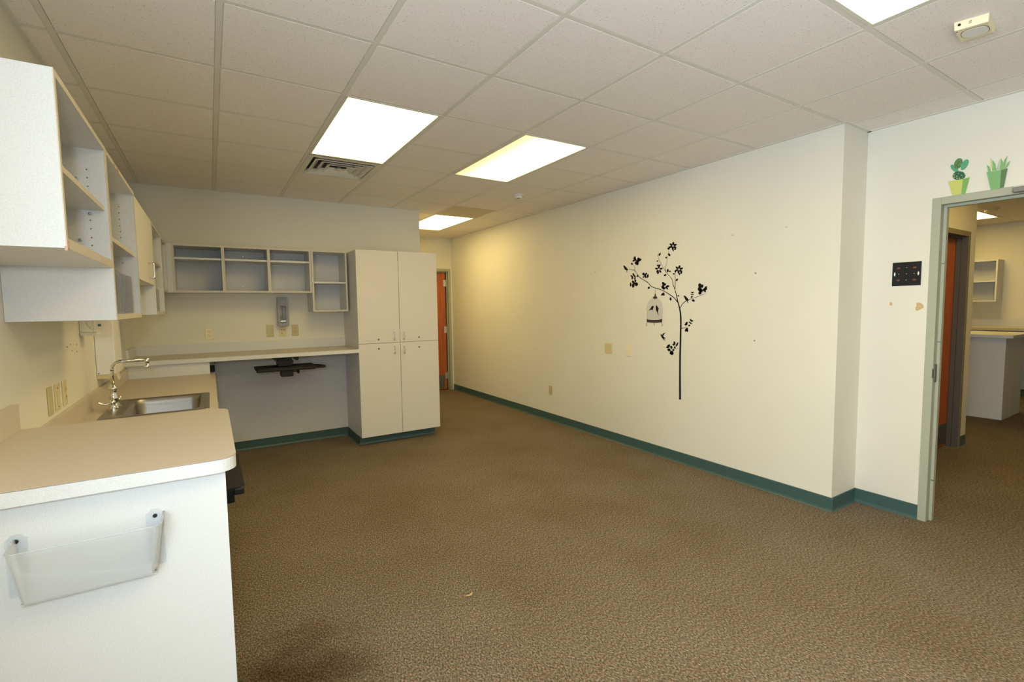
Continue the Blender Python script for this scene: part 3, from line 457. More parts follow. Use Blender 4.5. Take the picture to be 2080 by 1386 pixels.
for x in xs[1:-1]:
    k = round(x / G); cut = []
    for (i, j) in holes_a:
        if (i + 1, j) in holes_a and i + 1 == k and ((i, j) in [(a[0], a[1]) for a in lights2]): cut.append((j * G + TW, (j + 1) * G - TW))
    for a, b in spans(cut, ys[0], ys[-1]): ce.box(x - TW, a, H, x + TW, b, H + .03)
for y in ys[1:-1]:
    k = round(y / G); cut = []
    for (i, j) in ((2, 4), (4, 4), (5, 9), (4, -1), (2, -1)):
        if j == k: cut.append((i * G + TW, (i + 1) * G - TW))
    for a, b in spans(cut, xs[0], xs[-1]):
        # short pieces between the main runners
        ce.box(a, y - TW, H + .0004, b, y + TW, H + .0296)
ce.mat(M['dark']).box(-.3, YR - .1, H + .25, 11.35, 8.3, H + .27)
cobj = struct('ceiling', ce)

# perimeter angle where ceiling meets walls
t = MB()
t.box(XL, YR, H - .003, XL + .022, YB, H + .001).box(XL, YB - .022, H - .003, XB, YB, H + .001).box(XR - .022, YC, H - .003, XR, YF, H + .001)
t.box(XR - .022, YC - .022, H - .003, XJ, YC, H + .001).box(XJ - .022, YR, H - .003, XJ, YC, H + .001).box(XB, YF - .022, H - .003, XR, YF, H + .001)
struct('trim_1', t, M['tee'])

# cove base
def cove(name, segs, h=.1016):
    m = MB()
    for (x0, y0, x1, y1, nx, ny) in segs:
        d = .004; f = .014
        prof = [(0, 0), (f, 0), (f * .6, .006), (d, .020), (d, h - .004), (0, h)]
        if nx: m.prism([(x0 + nx * p[0], p[1]) for p in prof], 'y', y0, y1)
        else: m.prism([(y0 + ny * p[0], p[1]) for p in prof], 'x', x0, x1)
    return struct(name, m, M['base'])
cove('baseboard_right', [(XR, YC - .012, XR, YF, -1, 0), (XR, YC, XJ, YC, 0, -1), (XJ, .213, XJ, YC, -1, 0), (XJ, YR, XJ, -.81, -1, 0)])
cove('baseboard_back', [(.52, YB, 1.835, YB, 0, -1), (2.745, YB, XB, YB, 0, -1), (XB, YB, XB, YF, 1, 0)])
cove('baseboard_far', [(XB, YF, 3.16, YF, 0, -1)])
cove('baseboard_office', [(6.955, .65, 7.13, .65, 0, -1), (7.13, .65, 7.13, 5.1, 1, 0), (X2, -2, X2, 5.1, -1, 0)])

# ------------------------------------------------------------ doors
def door_frame(name, wallax, pos, sgn, o0, o1, zt, depth, label_mat):
    """hollow metal frame: face 50 mm, rebate, stop. wallax 'x' = wall plane at x=pos; sgn = direction into the wall"""
    m = MB().mat(label_mat)
    F = .0466
    def bx(a0, a1, d0, d1, z0, z1):
        if wallax == 'x': m.box(pos + sgn * d0, a0, z0, pos + sgn * d1, a1, z1, .0015, 1)
        else: m.box(a0, pos + sgn * d0, z0, a1, pos + sgn * d1, z1, .0015, 1)
    lo, hi = o0 + F, o1 - F
    bx(o0, lo, -.006, .048, 0, zt); bx(hi, o1, -.006, .048, 0, zt); bx(lo, hi, -.006, .048, zt - F, zt)
    st = .016
    bx(o0 + .02, lo + st, .048, depth - .045, 0, zt - .01); bx(hi - st, o1 - .02, .048, depth - .045, 0, zt - .01)
    bx(lo + st, hi - st, .048, depth - .045, zt - F - st, zt - .01)
    bx(o0, lo, depth - .045, depth + .006, 0, zt); bx(hi, o1, depth - .045, depth + .006, 0, zt); bx(lo, hi, depth - .045, depth + .006, zt - F, zt)
    return struct(name, m)
d1 = door_frame('door_1', 'x', XJ, 1, -.795, .213, 2.161, .13, M['sage'])
s = MB().box(XJ + .010, .158, .955, XJ + .034, .168, 1.075, .001, 1).box(XJ - .010, .163, .985, XJ + .012, .170, 1.045, .001, 1)
s.build('strike_plate', M['kick'], d1)
for z in (.28, 1.22, 1.735): MB().box(XJ + .046, .1495, z, XJ + .0495, .167, z + .006).build('silencer', M['kick'], d1)
m = thing('door_closer_bracket', 'grey metal door closer bracket on the head of the sage green door frame', 'door closer', (XJ - .02, -.3, 2.14))
MB().box(XJ - .045, -.45, 2.118, XJ - .0062, -.165, 2.150, .006).build('bracket_body', M['greyp'], m)
MB().box(XJ - .020, -.45, 2.150, XJ - .0062, -.165, 2.157, .001).build('cover_plate', M['white'], m)

d2 = door_frame('door_2', 'y', YF, 1, 3.16, 4.185, 2.170, .1, M['sage'])
# leaf hung on the right jamb, standing ajar into the hall behind
lf = MB(); A = math.radians(9)
hx, hy = 4.122, YF + .060
def rotp(u, v):      # u from hinge towards latch, v into the hall
    return (hx - u * math.cos(A) - v * math.sin(A), hy + u * math.sin(A) - v * math.cos(A) + .04)
def leafbox(mb, u0, u1, v0, v1, z0, z1):
    q = [rotp(u0, v0), rotp(u1, v0), rotp(u1, v1), rotp(u0, v1)]
    mb.prism(q, 'z', z0, z1); return mb
leafbox(lf, .012, .9, 0, .044, .012, 2.108)
leaf = lf.build('door_leaf', M['wood'], d2)
leafbox(MB(), .055, .86, .044, .0455, .03, .27).build('kick_plate', M['kick'], leaf)
for z in (1.86, 1.03, .20):
    leafbox(MB(), -.002, .045, .043, .048, z, z + .115).build('hinge', M['satin'], d2)
leafbox(MB(), .82, .86, .044, .07, 1.30, 1.36).build('handle', M['satin'], leaf)

d3 = door_frame('door_3', 'y', .65, 1, 5.938, 6.952, 2.170, .13, M['greydoor'])
MB().box(5.985, .7365, .012, 6.905, .780, 2.112).build('door_leaf', M['wood'], d3)
MB().box(6.0, .7335, .03, 6.89, .7363, .24).build('kick_plate', M['kick'], d3)
# sage passage face of that frame, its shade darkened into the colour
MB().box(6.9055, .641, 0, 6.9525, .6437, 2.1705).box(5.9375, .641, 0, 5.9845, .6437, 2.1705).box(5.9845, .641, 2.1235, 6.9055, .6437, 2.1705).build('face_trim', M['sage_shaded'], d3)

# ------------------------------------------------------------ ceiling things
def ceiling_light(i, j, nx, ny, label, mat=None):
    x0, y0, x1, y1 = i * G + TW, j * G + TW, (i + nx) * G - TW, (j + ny) * G - TW
    cx, cy = (x0 + x1) / 2, (y0 + y1) / 2
    t = thing('ceiling_light', label, 'ceiling light', (cx, cy, H), 'recessed ceiling lights')
    b = .016; m = MB()
    for q in ((x0, y0, x0 + b, y1), (x1 - b, y0, x1, y1), (x0 + b, y0, x1 - b, y0 + b), (x0 + b, y1 - b, x1 - b, y1)):
        m.box(q[0], q[1], H - .002, q[2], q[3], H + .010)
    m.build('frame', M['tee'], t)
    m = MB().box(x0, y0, H + .010, x0 + .004, y1, H + .1).box(x1 - .004, y0, H + .010, x1, y1, H + .1).box(x0 + .004, y0, H + .010, x1 - .004, y0 + .004, H + .1).box(x0 + .004, y1 - .004, H + .010, x1 - .004, y1, H + .1).box(x0, y0, H + .1, x1, y1, H + .104)
    m.build('housing', M['white'], t)
    MB().box(x0 + b, y0 + b, H + .003, x1 - b, y1 - b, H + .006).build('diffuser', mat or M['lit'], t)
    return t
ceiling_light(2, 3, 1, 2, 'lit ceiling light beside the square air vent')
ceiling_light(4, 3, 1, 2, 'lit ceiling light with one dimmer yellow side, between the vent and the right wall', emit('lit_lens_graded', WARM, PANEL, (-.27, .13)))
ceiling_light(5, 8, 1, 2, 'farthest lit ceiling light, partly hidden behind the end of the back wall')
ceiling_light(4, -2, 1, 2, 'lit ceiling light cut off by the top of the picture, near the cream alarm sounder')
ceiling_light(2, -2, 1, 2, 'lit ceiling light overhead behind the camera')
ceiling_light(15, 2, 2, 1, 'lit ceiling light of the far room, a bright sliver seen through the doorway', emit('lit_lens_office', GOLD, 12.0))
ceiling_light(9, -1, 2, 1, 'unseen ceiling light added to light the far room, behind the door head', emit('lit_lens_office_added', GOLD, 8.0))  # hidden lamp, added to brighten the far room and passage wall

t = thing('air_vent', 'square louvred white air vent in the ceiling next to a lit panel', 'air vent', (2.5 * G, 5.5 * G, H))
cx, cy = 2.5 * G, 5.5 * G
def sqring(m, a, b, za, zb, th=.0015):
    """sloped square ring from half-size a (z za) to half-size b (z zb)"""
    P = lambda r, z: [V3(cx - r, cy - r, z), V3(cx + r, cy - r, z), V3(cx + r, cy + r, z), V3(cx - r, cy + r, z)]
    for dz in (0, th):
        o = [m.bm.verts.new(p + V3(0, 0, dz)) for p in P(a, za)]; i = [m.bm.verts.new(p + V3(0, 0, dz)) for p in P(b, zb)]
        m._tag([m.bm.faces.new([o[k], o[(k + 1) % 4], i[(k + 1) % 4], i[k]]) for k in range(4)])
m = MB().mat(M['tee']); sqring(m, .292, .250, H - .002, H - .004); sqring(m, .250, .238, H - .004, H + .030)
m.build('frame', None, t)
for r0, r1 in ((.228, .178), (.170, .124), (.114, .070)):
    m = MB().mat(M['tee']); sqring(m, r0, r1, H - .012, H + .022); sqring(m, r0 + .003, r0, H - .010, H - .012); m.build('louver', None, t)
MB().mat(M['tee']).lathe((cx, cy, H - .010), [(.046, 0), (.040, .004), (.012, .020), (.010, .022)], seg=4, smooth=False).build('center_plate', None, t)
MB().box(cx - .24, cy - .24, H + .12, cx + .24, cy + .24, H + .13).box(cx - .244, cy - .244, H + .03, cx - .24, cy + .244, H + .13).box(cx + .24, cy - .244, H + .03, cx + .244, cy + .244, H + .13).box(cx - .24, cy - .244, H + .03, cx + .24, cy - .24, H + .13).box(cx - .24, cy + .24, H + .03, cx + .24, cy + .244, H + .13).build('duct', M['ductm'], t)

t = thing('smoke_detector', 'small round white smoke detector on the ceiling past the yellowish light', 'smoke detector', (3.41, 3.42, H))
MB().lathe((3.41, 3.42, H), [(.055, 0), (.055, -.012), (.048, -.016)], seg=32).build('base', M['white'], t)
MB().lathe((3.41, 3.42, H - .016), [(.044, 0), (.046, -.008), (.040, -.022), (.034, -.026)], seg=32).build('sensor_head', M['white'], t)
MB().lathe((3.41, 3.42, H - .040), [(.016, 0), (.016, -.004), (.002, -.005)], seg=20).build('sensor_vent', M['brown'], t)
t = thing('smoke_detector', 'smoke detector on the ceiling of the far room, seen through the doorway', 'smoke detector', (9.33, 1.08, H))
MB().lathe((9.33, 1.08, H), [(.085, 0), (.085, -.014), (.070, -.02)], seg=28).build('base', M['cream'], t)
MB().lathe((9.33, 1.08, H - .02), [(.066, 0), (.064, -.018), (.045, -.032)], seg=28).build('sensor_head', M['cream'], t)

# alarm sounder: plan corners on the ceiling
t = thing('alarm_sounder', 'cream box alarm sounder with an oval speaker on the ceiling above the doorway', 'alarm', (3.41, -.262, H))
ax0, ax1, ay0, ay1 = 3.315, 3.50, -.315, -.20
ax0, ax1 = 3.335, 3.445; ay0, ay1 = -.335, -.212
q = [V3(3.317, -.215, 0), V3(3.349, -.322, 0), V3(3.520, -.305, 0), V3(3.500, -.190, 0)]
def plan(u, v):      # u along the long near side 0..1, v away from camera 0..1
    return q[0].lerp(q[1], u).lerp(q[3].lerp(q[2], u), v)
m = MB()
zt, zb = H - .0002, H - .036
pts_t = [plan(0, 0), plan(1, 0), plan(1, 1), plan(0, 1)]; pts_b = [plan(.02, .02), plan(.98, .02), plan(.96, .80), plan(.04, .80)]
a = [m.bm.verts.new(V3(p.x, p.y, zt)) for p in pts_t]; b = [m.bm.verts.new(V3(p.x, p.y, zb)) for p in pts_b]
fs = [m.bm.faces.new(a), m.bm.faces.new(b[::-1])] + [m.bm.faces.new([a[k], b[k], b[(k + 1) % 4], a[(k + 1) % 4]]) for k in range(4)]
rr = bmesh.ops.bevel(m.bm, geom=list(m.bm.edges), offset=.003, segments=2, profile=.5, affect='EDGES')
m.build('casing', M['cream'], t)
def ovalring(m, r, z, th):
    c = plan(.53, .42)
    eu = (plan(1, .4) - plan(0, .4)); ev = (plan(.5, .8) - plan(.5, 0))
    pts = []
    for k in range(28):
        an = 2 * PI * k / 28; cu, sv = math.cos(an), math.sin(an)
        cu = math.copysign(abs(cu) ** .7, cu); sv = math.copysign(abs(sv) ** .8, sv)
        p = c + eu * (cu * r[0]) + ev * (sv * r[1]); pts.append((p.x, p.y))
    m.prism(pts, 'z', z, z - th); return m
ovalring(MB(), (.40, .36), zb + .0005, .0012).build('speaker_rim', M['brown'], t)
ovalring(MB(), (.375, .33), zb - .0002, .0018).build('speaker_lens', M['white'], t)
p = plan(.17, .0); MB().lathe((p.x - .001, p.y, H - .017), [(.005, -.002), (.005, .0025)], 'x', 12).build('sensor_eye', M['dark'], t)
p = plan(.08, .11); MB().lathe((p.x, p.y, zb - .0015), [(.0028, 0), (.0028, .002)], 'z', 10).build('indicator', M['rust'], t)
for u, z in ((.46, H - .014), (.50, H - .013), (.46, H - .021), (.50, H - .020)):
    p = plan(u, .0); MB().lathe((p.x - .001, p.y, z), [(.0016, -.002), (.0016, .0022)], 'x', 6).build('sound_hole', M['brown'], t)

# ------------------------------------------------------------ left run of wall cabinets (open fronts face +x)
XF = .200; T_ = .018; ZT = 2.122
def tube_u(mb, a, b, out, r=.0045, n=6):
    """U-shaped wire pull from a to b standing 'out' off the face"""
    a, b, out = Vector(a), Vector(b), Vector(out); e = (b - a).normalized(); R = .010
    pts = [a]
    for k in range(n + 1):
        th = PI / 2 * k / n; pts.append(a + out - out.normalized() * R + out.normalized() * R * math.sin(th) + e * R * (1 - math.cos(th)))
    for k in range(n + 1):
        th = PI / 2 * k / n; pts.append(b + out - out.normalized() * R + out.normalized() * R * math.cos(th) - e * R * (1 - math.sin(th)))
    pts.append(b); mb.tube(pts, r, 10); return mb
def open_cab(name, label, y0, y1, z0, z1, shelves, bt=.018, cat='wall cabinet', side0=True):
    t = thing(name, label, cat, (XL, (y0 + y1) / 2, z0), 'wall cabinets on the left wall')
    m = MB().mat(M['lam'])
    m.box(XL + .001, y0, z0, XF - .001, y0 + T_, z1); m.box(XL + .001, y1 - T_, z0, XF - .001, y1, z1)
    m.box(XL + .001, y0 + T_, z0, XF - .001, y1 - T_, z0 + bt); m.box(XL + .001, y0 + T_, z1 - T_, XF - .001, y1 - T_, z1)
    m.build('carcass', None, t)
    MB().box(XL + .0012, y0 + T_, z0 + bt, XL + .008, y1 - T_, z1 - T_).build('back_panel', M['inner'], t)
    m = MB(); f = .0015
    m.box(XF - .001, y0, z0, XF + f, y0 + T_, z1).box(XF - .001, y1 - T_, z0, XF + f, y1, z1)
    m.box(XF - .001, y0 + T_, z0, XF + f, y1 - T_, z0 + bt).box(XF - .001, y0 + T_, z1 - T_, XF + f, y1 - T_, z1)
    m.build('edge_banding', M['edge'], t)
    for zs in shelves:
        s = MB().mat(M['lam']).box(XL + .009, y0 + T_ + .001, zs - T_, XF - .012, y1 - T_ - .001, zs)
        s.mat(M['edge']).box(XF - .012, y0 + T_ + .001, zs - T_, XF - .010, y1 - T_ - .001, zs)
        s.build('shelf', None, t)
    return t
def holes_on(t, y, pts, r=.0028):
    for x, z in pts: MB().lathe((x, y, z), [(r, -.0012), (r, .0005)], 'y', 10).build('peg_hole', M['brown'], t)
c1 = open_cab('wall_cabinet', 'nearest open wall cabinet, short, with a red chipped lower corner', .692, 1.424, 1.668, ZT + .012, (1.903,), bt=.028)
holes_on(c1, 1.424 - T_, [(.145, z) for z in (2.038, 2.007, 1.975, 1.847, 1.815, 1.781, 1.751)])
for x, z in ((.112, 2.0), (.112, 1.770), (.146, 1.872)): MB().lathe((x, 1.424 - T_, z), [(.006, .001), (.006, -.004), (.003, -.006)], 'y', 12).build('shelf_pin', M['satin'], c1)
m = MB().box(XF - .004, .6905, 1.660, XF + .0025, .700, 1.674, .002, 1).box(XF + .001, .6925, 1.668, XF + .0028, .715, 1.690, .001, 1)
m.build('chipped_corner', M['redchip'], c1)
for y, z, s_ in ((.90, 1.678, .006), (.94, 1.684, .004), (1.03, 1.676, .005), (1.12, 1.682, .008)): MB().box(XF + .001, y, z, XF + .0026, y + s_, z + .003).build('edge_nick', M['lam'], c1)
c2 = open_cab('wall_cabinet', 'tall open wall cabinet holding the larger clear rack, beside the tan door', 1.426, 2.258, 1.463, ZT + .009, (1.805,), bt=.022)
holes_on(c2, 2.258 - T_, [(.137, z) for z in (2.047, 2.014, 1.981, 1.947, 1.916, 1.885, 1.853, 1.753)])
for q_ in ((1.427, 1.742, .0035, 1.440, 1.762), (1.70, ZT - .007, .0035, 1.74, ZT + .006), (1.62, ZT - .005, .003, 1.64, ZT + .003)):
    MB().box(XF + .0012, q_[0], q_[1], XF + q_[2], q_[3], q_[4]).build('edge_nick', M['chip'], c2)
# door cabinet
c3 = thing('wall_cabinet', 'closed wall cabinet with a tan door and chrome pull above the sink counter', 'wall cabinet', (XL, 2.7, 1.67), 'wall cabinets on the left wall')
y0, y1 = 2.260, 3.168
MB().mat(M['lam']).box(XL + .001, y0, 1.672, XF - .020, y0 + T_, ZT).box(XL + .001, y1 - T_, 1.672, XF - .020, y1, ZT).box(XL + .001, y0 + T_, 1.672, XF - .020, y1 - T_, 1.69).box(XL + .001, y0 + T_, ZT - T_, XF - .020, y1 - T_, ZT).box(XL + .001, y0 + T_, 1.69, XL + .008, y1 - T_, ZT - T_).build('carcass', None, c3)
dr = MB().box(XF - .019, y0 + .002, 1.672, XF, y1 - .002, ZT - .002, .0015, 1).build('cabinet_door', M['lamd'], c3)
tube_u(MB(), (XF, 2.80, 1.705), (XF, 2.80, 1.800), (.028, 0, 0), .006).build('pull', M['chrome'], dr)
c4 = open_cab('wall_cabinet', 'narrow-looking open wall cabinet just beyond the closed tan door, holding a small clear rack', 3.170, 3.928, 1.470, ZT - .003, (1.870,), bt=.022)
# corner cabinet
c5 = thing('corner_wall_cabinet', 'corner wall cabinet joining the left run to the back run of shelves', 'wall cabinet', (XL, 4.3, 1.67), None)
y0, y1 = 3.930, 4.424
MB().mat(M['lam']).box(XL + .001, y0, 1.667, XF - .001, y0 + T_, ZT - .006).box(XL + .001, y0 + T_, 1.667, XF - .001, YB - .001, 1.685).box(XL + .001, y0 + T_, ZT - T_ - .006, XF - .001, YB - .001, ZT - .006).box(XL + .001, 4.425, 1.685, XF - .001, 4.443, ZT - T_ - .006).build('carcass', None, c5)
MB().box(XL + .0012, y0 + T_, 1.685, XL + .008, 4.425, ZT - .024).build('back_panel', M['inner'], c5)
MB().box(XF - .001, y0, 1.667, XF + .001, y0 + T_, ZT - .006).box(XF - .001, y0 + T_, 1.667, XF + .001, 4.424, 1.685).box(XF - .001, y0 + T_, ZT - .024, XF + .001, 4.424, ZT - .006).build('edge_banding', M['edge'], c5)

# clear racks standing in the cabinets
def rack(name, label, x0, x1, y0, y1, z0, z1, n):
    t = thing(name, label, 'rack', ((x0 + x1) / 2, (y0 + y1) / 2, z0))
    MB().box(x0, y0, z0, x1, y1, z0 + .003).build('base', M['acryl'], t)
    for k in range(n):
        y = y0 + (y1 - y0 - .003) * k / (n - 1)
        m = MB().mat(M['acryl']).box(x0, y, z0 + .003, x1, y + .0025, z1, .0008, 1)
        m.mat(M['acryl2']).box(x1, y, z0 + .003, x1 + .0025, y + .0025, z1)
        m.build('divider', None, t)
    MB().box(x0, y0 + .003, z0 + .02, x0 + .003, y1, z1 - .03).build('back_wall', M['acryl'], t)
    return t
rack('divider_rack', 'clear acrylic rack with many upright dividers at the bottom of the tall open cabinet', -.06, .185, 1.60, 2.06, 1.4852, 1.670, 11)
rack('divider_rack', 'small clear acrylic rack in the open cabinet past the tan cabinet door', -.04, .185, 3.30, 3.60, 1.4922, 1.660, 3)

# ------------------------------------------------------------ back run of open shelves
YFb = 4.425
def back_cab(name, label, x0, x1, z0, z1, divs, shelf_z, grp='open cabinets on the back wall'):
    t = thing(name, label, 'wall cabinet', ((x0 + x1) / 2, YB, z0), grp)
    m = MB().mat(M['lam']); T2 = .018
    m.box(x0, YFb + .001, z0, x0 + T2, YB - .001, z1).box(x1 - T2, YFb + .001, z0, x1, YB - .001, z1)
    m.box(x0 + T2, YFb + .001, z0, x1 - T2, YB - .001, z0 + T2).box(x0 + T2, YFb + .001, z1 - T2, x1 - T2, YB - .001, z1)
    m.build('carcass', None, t)
    MB().box(x0 + T2, YB - .008, z0 + T2, x1 - T2, YB - .0012, z1 - T2).build('back_panel', M['inner'], t)
    xs_ = [x0 + T2] + [v for d in divs for v in (d - T2 / 2 - .004, d + T2 / 2 + .004)] + [x1 - T2]
    for d in divs: MB().mat(M['lam']).box(d - T2 / 2 - .004, YFb + .001, z0 + T2, d + T2 / 2 + .004, YB - .009, z1 - T2).build('divider', None, t)
    for k in range(0, len(xs_), 2):
        s = MB().mat(M['lam']).box(xs_[k] + .0005, YFb + .012, shelf_z - T2, xs_[k + 1] - .0005, YB - .009, shelf_z)
        s.build('shelf', None, t)
    m = MB(); f0, f1 = YFb - .001, YFb + .001
    m.box(x0, f0, z0, x0 + T2, f1, z1).box(x1 - T2, f0, z0, x1, f1, z1).box(x0 + T2, f0, z0, x1 - T2, f1, z0 + T2).box(x0 + T2, f0, z1 - T2, x1 - T2, f1, z1)
    for d in divs: m.box(d - T2 / 2 - .004, f0, z0 + T2, d + T2 / 2 + .004, f1, z1 - T2)
    m.build('edge_banding', M['edge2'], t)
    return t
bc = back_cab('wall_cabinet', 'long three-bay open cabinet on the back wall above the raised worktop', .242, 1.446, 1.664, 2.116, (.649, 1.046), 1.993)
for x, z in ((.82, 1.74), (1.36, 1.75), (1.385, 2.035), (.84, 2.05)): MB().lathe((x, YB - .008, z), [(.005, 0), (.004, -.003)], 'y', 10).build('screw', M['satin'], bc)
MB().box(XF, YFb - .001, 1.664, .242, YFb + .02, 2.116).build('filler_strip', M['lam'], bc)
bd = back_cab('wall_cabinet', 'two-shelf open cabinet hanging lower than its neighbour, against the tall cupboard', 1.449, 1.812, 1.463, 2.116, (), 1.784)
for x, z in ((1.72, 1.545), (1.70, 2.03)): MB().lathe((x, YB - .008, z), [(.005, 0), (.004, -.003)], 'y', 10).build('screw', M['satin'], bd)

# ------------------------------------------------------------ tall cupboard
tx0, tx1, tyf, tz0, tz1 = 1.835, 2.742, 4.132, .1016, 2.110
t = thing('tall_cupboard', 'tall four-door laminate cupboard on a green plinth at the end of the back wall', 'cupboard', ((tx0 + tx1) / 2, 4.44, 0))
MB().mat(M['lam']).box(tx0, tyf + .020, tz0, tx0 + .019, YB - .001, tz1).box(tx1 - .019, tyf + .020, tz0, tx1, YB - .001, tz1).box(tx0 + .019, tyf + .020, tz0, tx1 - .019, YB - .001, tz0 + .019).box(tx0 + .019, tyf + .020, tz1 - .019, tx1 - .019, YB - .001, tz1).box(tx0 + .019, YB - .008, tz0 + .019, tx1 - .019, YB - .001, tz1 - .019).box(tx0 + .019, tyf + .020, 1.105, tx1 - .019, YB - .008, 1.123).build('carcass', None, t)
MB().box(tx0, tyf + .11, 0, tx1 - .03, YB - .001, tz0).build('plinth', M['lam'], t)
m = MB(); prof = [(0, 0), (.014, 0), (.008, .006), (.004, .02), (.004, .0985), (0, .0985)]
m.prism([(tyf + .11 - p[0], p[1]) for p in prof], 'x', tx0 - .004, tx1 - .026); m.prism([(tx0 - p[0], p[1]) for p in prof], 'y', tyf + .106, YB - .015); m.prism([(tx1 - .03 + p[0], p[1]) for p in prof], 'y', tyf + .106, YB - .015)
m.build('plinth_cover', M['base'], t)
xm = (tx0 + tx1) / 2; zs = 1.114
spec = [(tx0, xm - .0022, tz0 - .002, zs - .0018, xm - .068, 1.070, .995, 2.048, 1.054), (xm + .0022, tx1, tz0 - .002, zs - .0018, xm + .040, 1.068, .990, 2.508, 1.049),
        (tx0, xm - .0022, zs + .0018, tz1, xm - .068, 1.228, 1.147, 2.048, 1.155), (xm + .0022, tx1, zs + .0018, tz1, xm + .040, 1.229, 1.147, 2.508, 1.161)]
for (a, b, z0, z1, px, pz1, pz0, lx, lz) in spec:
    d = MB().box(a, tyf, z0, b, tyf + .019, z1, .0012, 1).build('cupboard_door', M['lamd'], t)
    tube_u(MB(), (px, tyf, pz0), (px, tyf, pz1), (0, -.028, 0), .0045).build('pull', M['satin'], d)
    MB().lathe((lx, tyf, lz), [(.010, .002), (.010, -.003), (.007, -.005)], 'y', 16).build('lock', M['kick'], d)
for z, h in ((.27, .028), (.12, .022), (.69, .016), (1.02, .014), (1.09, .01)): MB().prism([(tx1 - .0065, z), (tx1 + .0004, z - .003), (tx1 + .0004, z + h), (tx1 - .004, z + h * .8)], 'y', tyf - .0006, tyf + .006).build('edge_chip', M['chip'], t)

# ------------------------------------------------------------ worktops
def rounded(x0, y0, x1, y1, r, corners):
    """outline counterclockwise; corners subset of 'ab..': which corners are rounded (x1y0, x1y1)"""
    pts = [(x0, y0)]
    if 'a' in corners:
        for k in range(9):
            th = -PI / 2 + PI / 2 * k / 8; pts.append((x1 - r + r * math.cos(th), y0 + r + r * math.sin(th)))
    else: pts.append((x1, y0))
    if 'b' in corners:
        for k in range(9):
            th = PI / 2 * k / 8; pts.append((x1 - r + r * math.cos(th), y1 - r + r * math.sin(th)))
    else: pts.append((x1, y1))
    pts.append((x0, y1)); return pts
def worktop(t, pts, zt, th=.040):
    z0 = zt - th
    MB().prism(pts, 'z', z0, zt - .0022).build('edge', M['lam'], t)
    cx = sum(p[0] for p in pts) / len(pts); cy = sum(p[1] for p in pts) / len(pts)
    def off(d): return [(p[0] + math.copysign(d, p[0] - cx) if p[0] > XL + .01 and p[0] < 1.8 else p[0], p[1] + math.copysign(d, p[1] - cy) if p[1] < YB - .01 else p[1]) for p in pts]
    MB().prism(off(.0003), 'z', zt - .0022, zt - .0007).build('seam_line', M['seam'], t)
    MB().prism(off(-.0006), 'z', zt - .0007, zt).build('work_surface', M['top'], t)
# near raised worktop
t = thing('raised_worktop', 'near raised worktop with a rounded corner, tan top and pale edge, at lower left', 'worktop', (.2, 1.0, 1.02))
worktop(t, rounded(XL + .001, .572, .562, 1.422, .058, 'ab'), 1.064)
sp = MB().box(XL + .001, .572, 1.064, XL + .020, 1.420, 1.158).build('backsplash', M['top'], t)
MB().box(XL + .001, .572, 1.158, XL + .0203, 1.420, 1.1600).build('splash_cap', M['edge'], sp)
t = thing('end_panel', 'white speckled end panel carrying the near raised worktop, clear bin screwed to it', 'panel', (.2, .615, 0))
MB().box(XL + .001, .605, 0, .532, .632, 1.0238).build('panel_board', M['lam'], t)
MB().box(XL + .001, .632, .80, XL + .020, 1.40, 1.0238).build('support_rail', M['lam'], t)
# sink counter (with a cut-out for the sink) and base cabinet
SX0, SX1, SY0, SY1 = -.030, .487, 2.300, 2.966
t = thing('sink_worktop', 'lower tan worktop running along the left wall with the steel sink set in it', 'worktop', (.2, 3, .874))
zt = .914; x0, x1, y0, y1 = XL + .001, .531, 1.4235, YB - .001
hx0, hx1, hy0, hy1 = SX0 + .012, SX1 - .012, SY0 + .012, SY1 - .012
for nm, za, zb_, mt in (('edge', .874, zt - .0022, 'lam'), ('seam_line', zt - .0022, zt - .001, 'seam'), ('work_surface', zt - .001, zt, 'top')):
    m = MB().box(x0, y0, za, x1, hy0, zb_).box(x0, hy1, za, x1, y1, zb_).box(x0, hy0, za, hx0, hy1, zb_).box(hx1, hy0, za, x1, hy1, zb_)
    m.build(nm, M[mt], t)
sp = MB().box(XL + .001, y0, zt, XL + .020, y1 - .60, 1.008).build('backsplash', M['top'], t)
MB().box(XL + .001, y0, 1.008, XL + .021, y1 - .60, 1.0105).build('splash_cap', M['edge'], sp)
t = thing('base_cabinet', 'laminate base cabinet under the sink worktop, its pulls just showing past the edge', 'base cabinet', (.2, 3.0, 0))
m = MB().mat(M['lam']).box(XL + .001, 1.425, .10, .500, 1.443, .8738).box(XL + .001, YB - .02, .10, .490, YB - .001, .8738).box(XL + .001, 1.443, .10, .490, YB - .02, .118)
m.box(XL + .001, 1.443, .118, XL + .008, YB - .02, .8738).box(.47, 1.443, .855, .488, YB - .02, .8738)
m.mat(M['base']).box(XL + .001, 1.425, 0, .43, YB - .001, .1)
m.build('carcass', None, t)
ye = [1.445, 2.0, 2.62, 3.24, 3.70, 4.13]
for k in range(5):
    a, b = ye[k] + .002, ye[k + 1] - .002
    if k < 3:
        d = MB().box(.490, a, .104, .508, b, .868, .001, 1).build('cabinet_door', M['lamd'], t)
        tube_u(MB(), (.508, b - .05, .70), (.508, b - .05, .80), (.028, 0, 0)).build('pull', M['satin'], d)
    else:
        for z0, z1 in ((.104, .36), (.364, .62), (.624, .868)):
            d = MB().box(.490, a, z0, .508, b, z1, .001, 1).build('drawer', M['lamd'], t)
            ym = (a + b) / 2; zc = (z0 + z1) / 2
            tube_u(MB(), (.508, ym - .05, zc), (.508, ym + .05, zc), (.028, 0, 0)).build('pull', M['satin'], d)
MB().box(.490, 4.132, .104, .508, YB - .022, .8735).build('end_filler', M['lam'], t)
# raised worktop along the back wall
t = thing('raised_worktop', 'raised worktop along the back wall with the black keyboard tray under it', 'worktop', (.9, 4.44, 1.02))
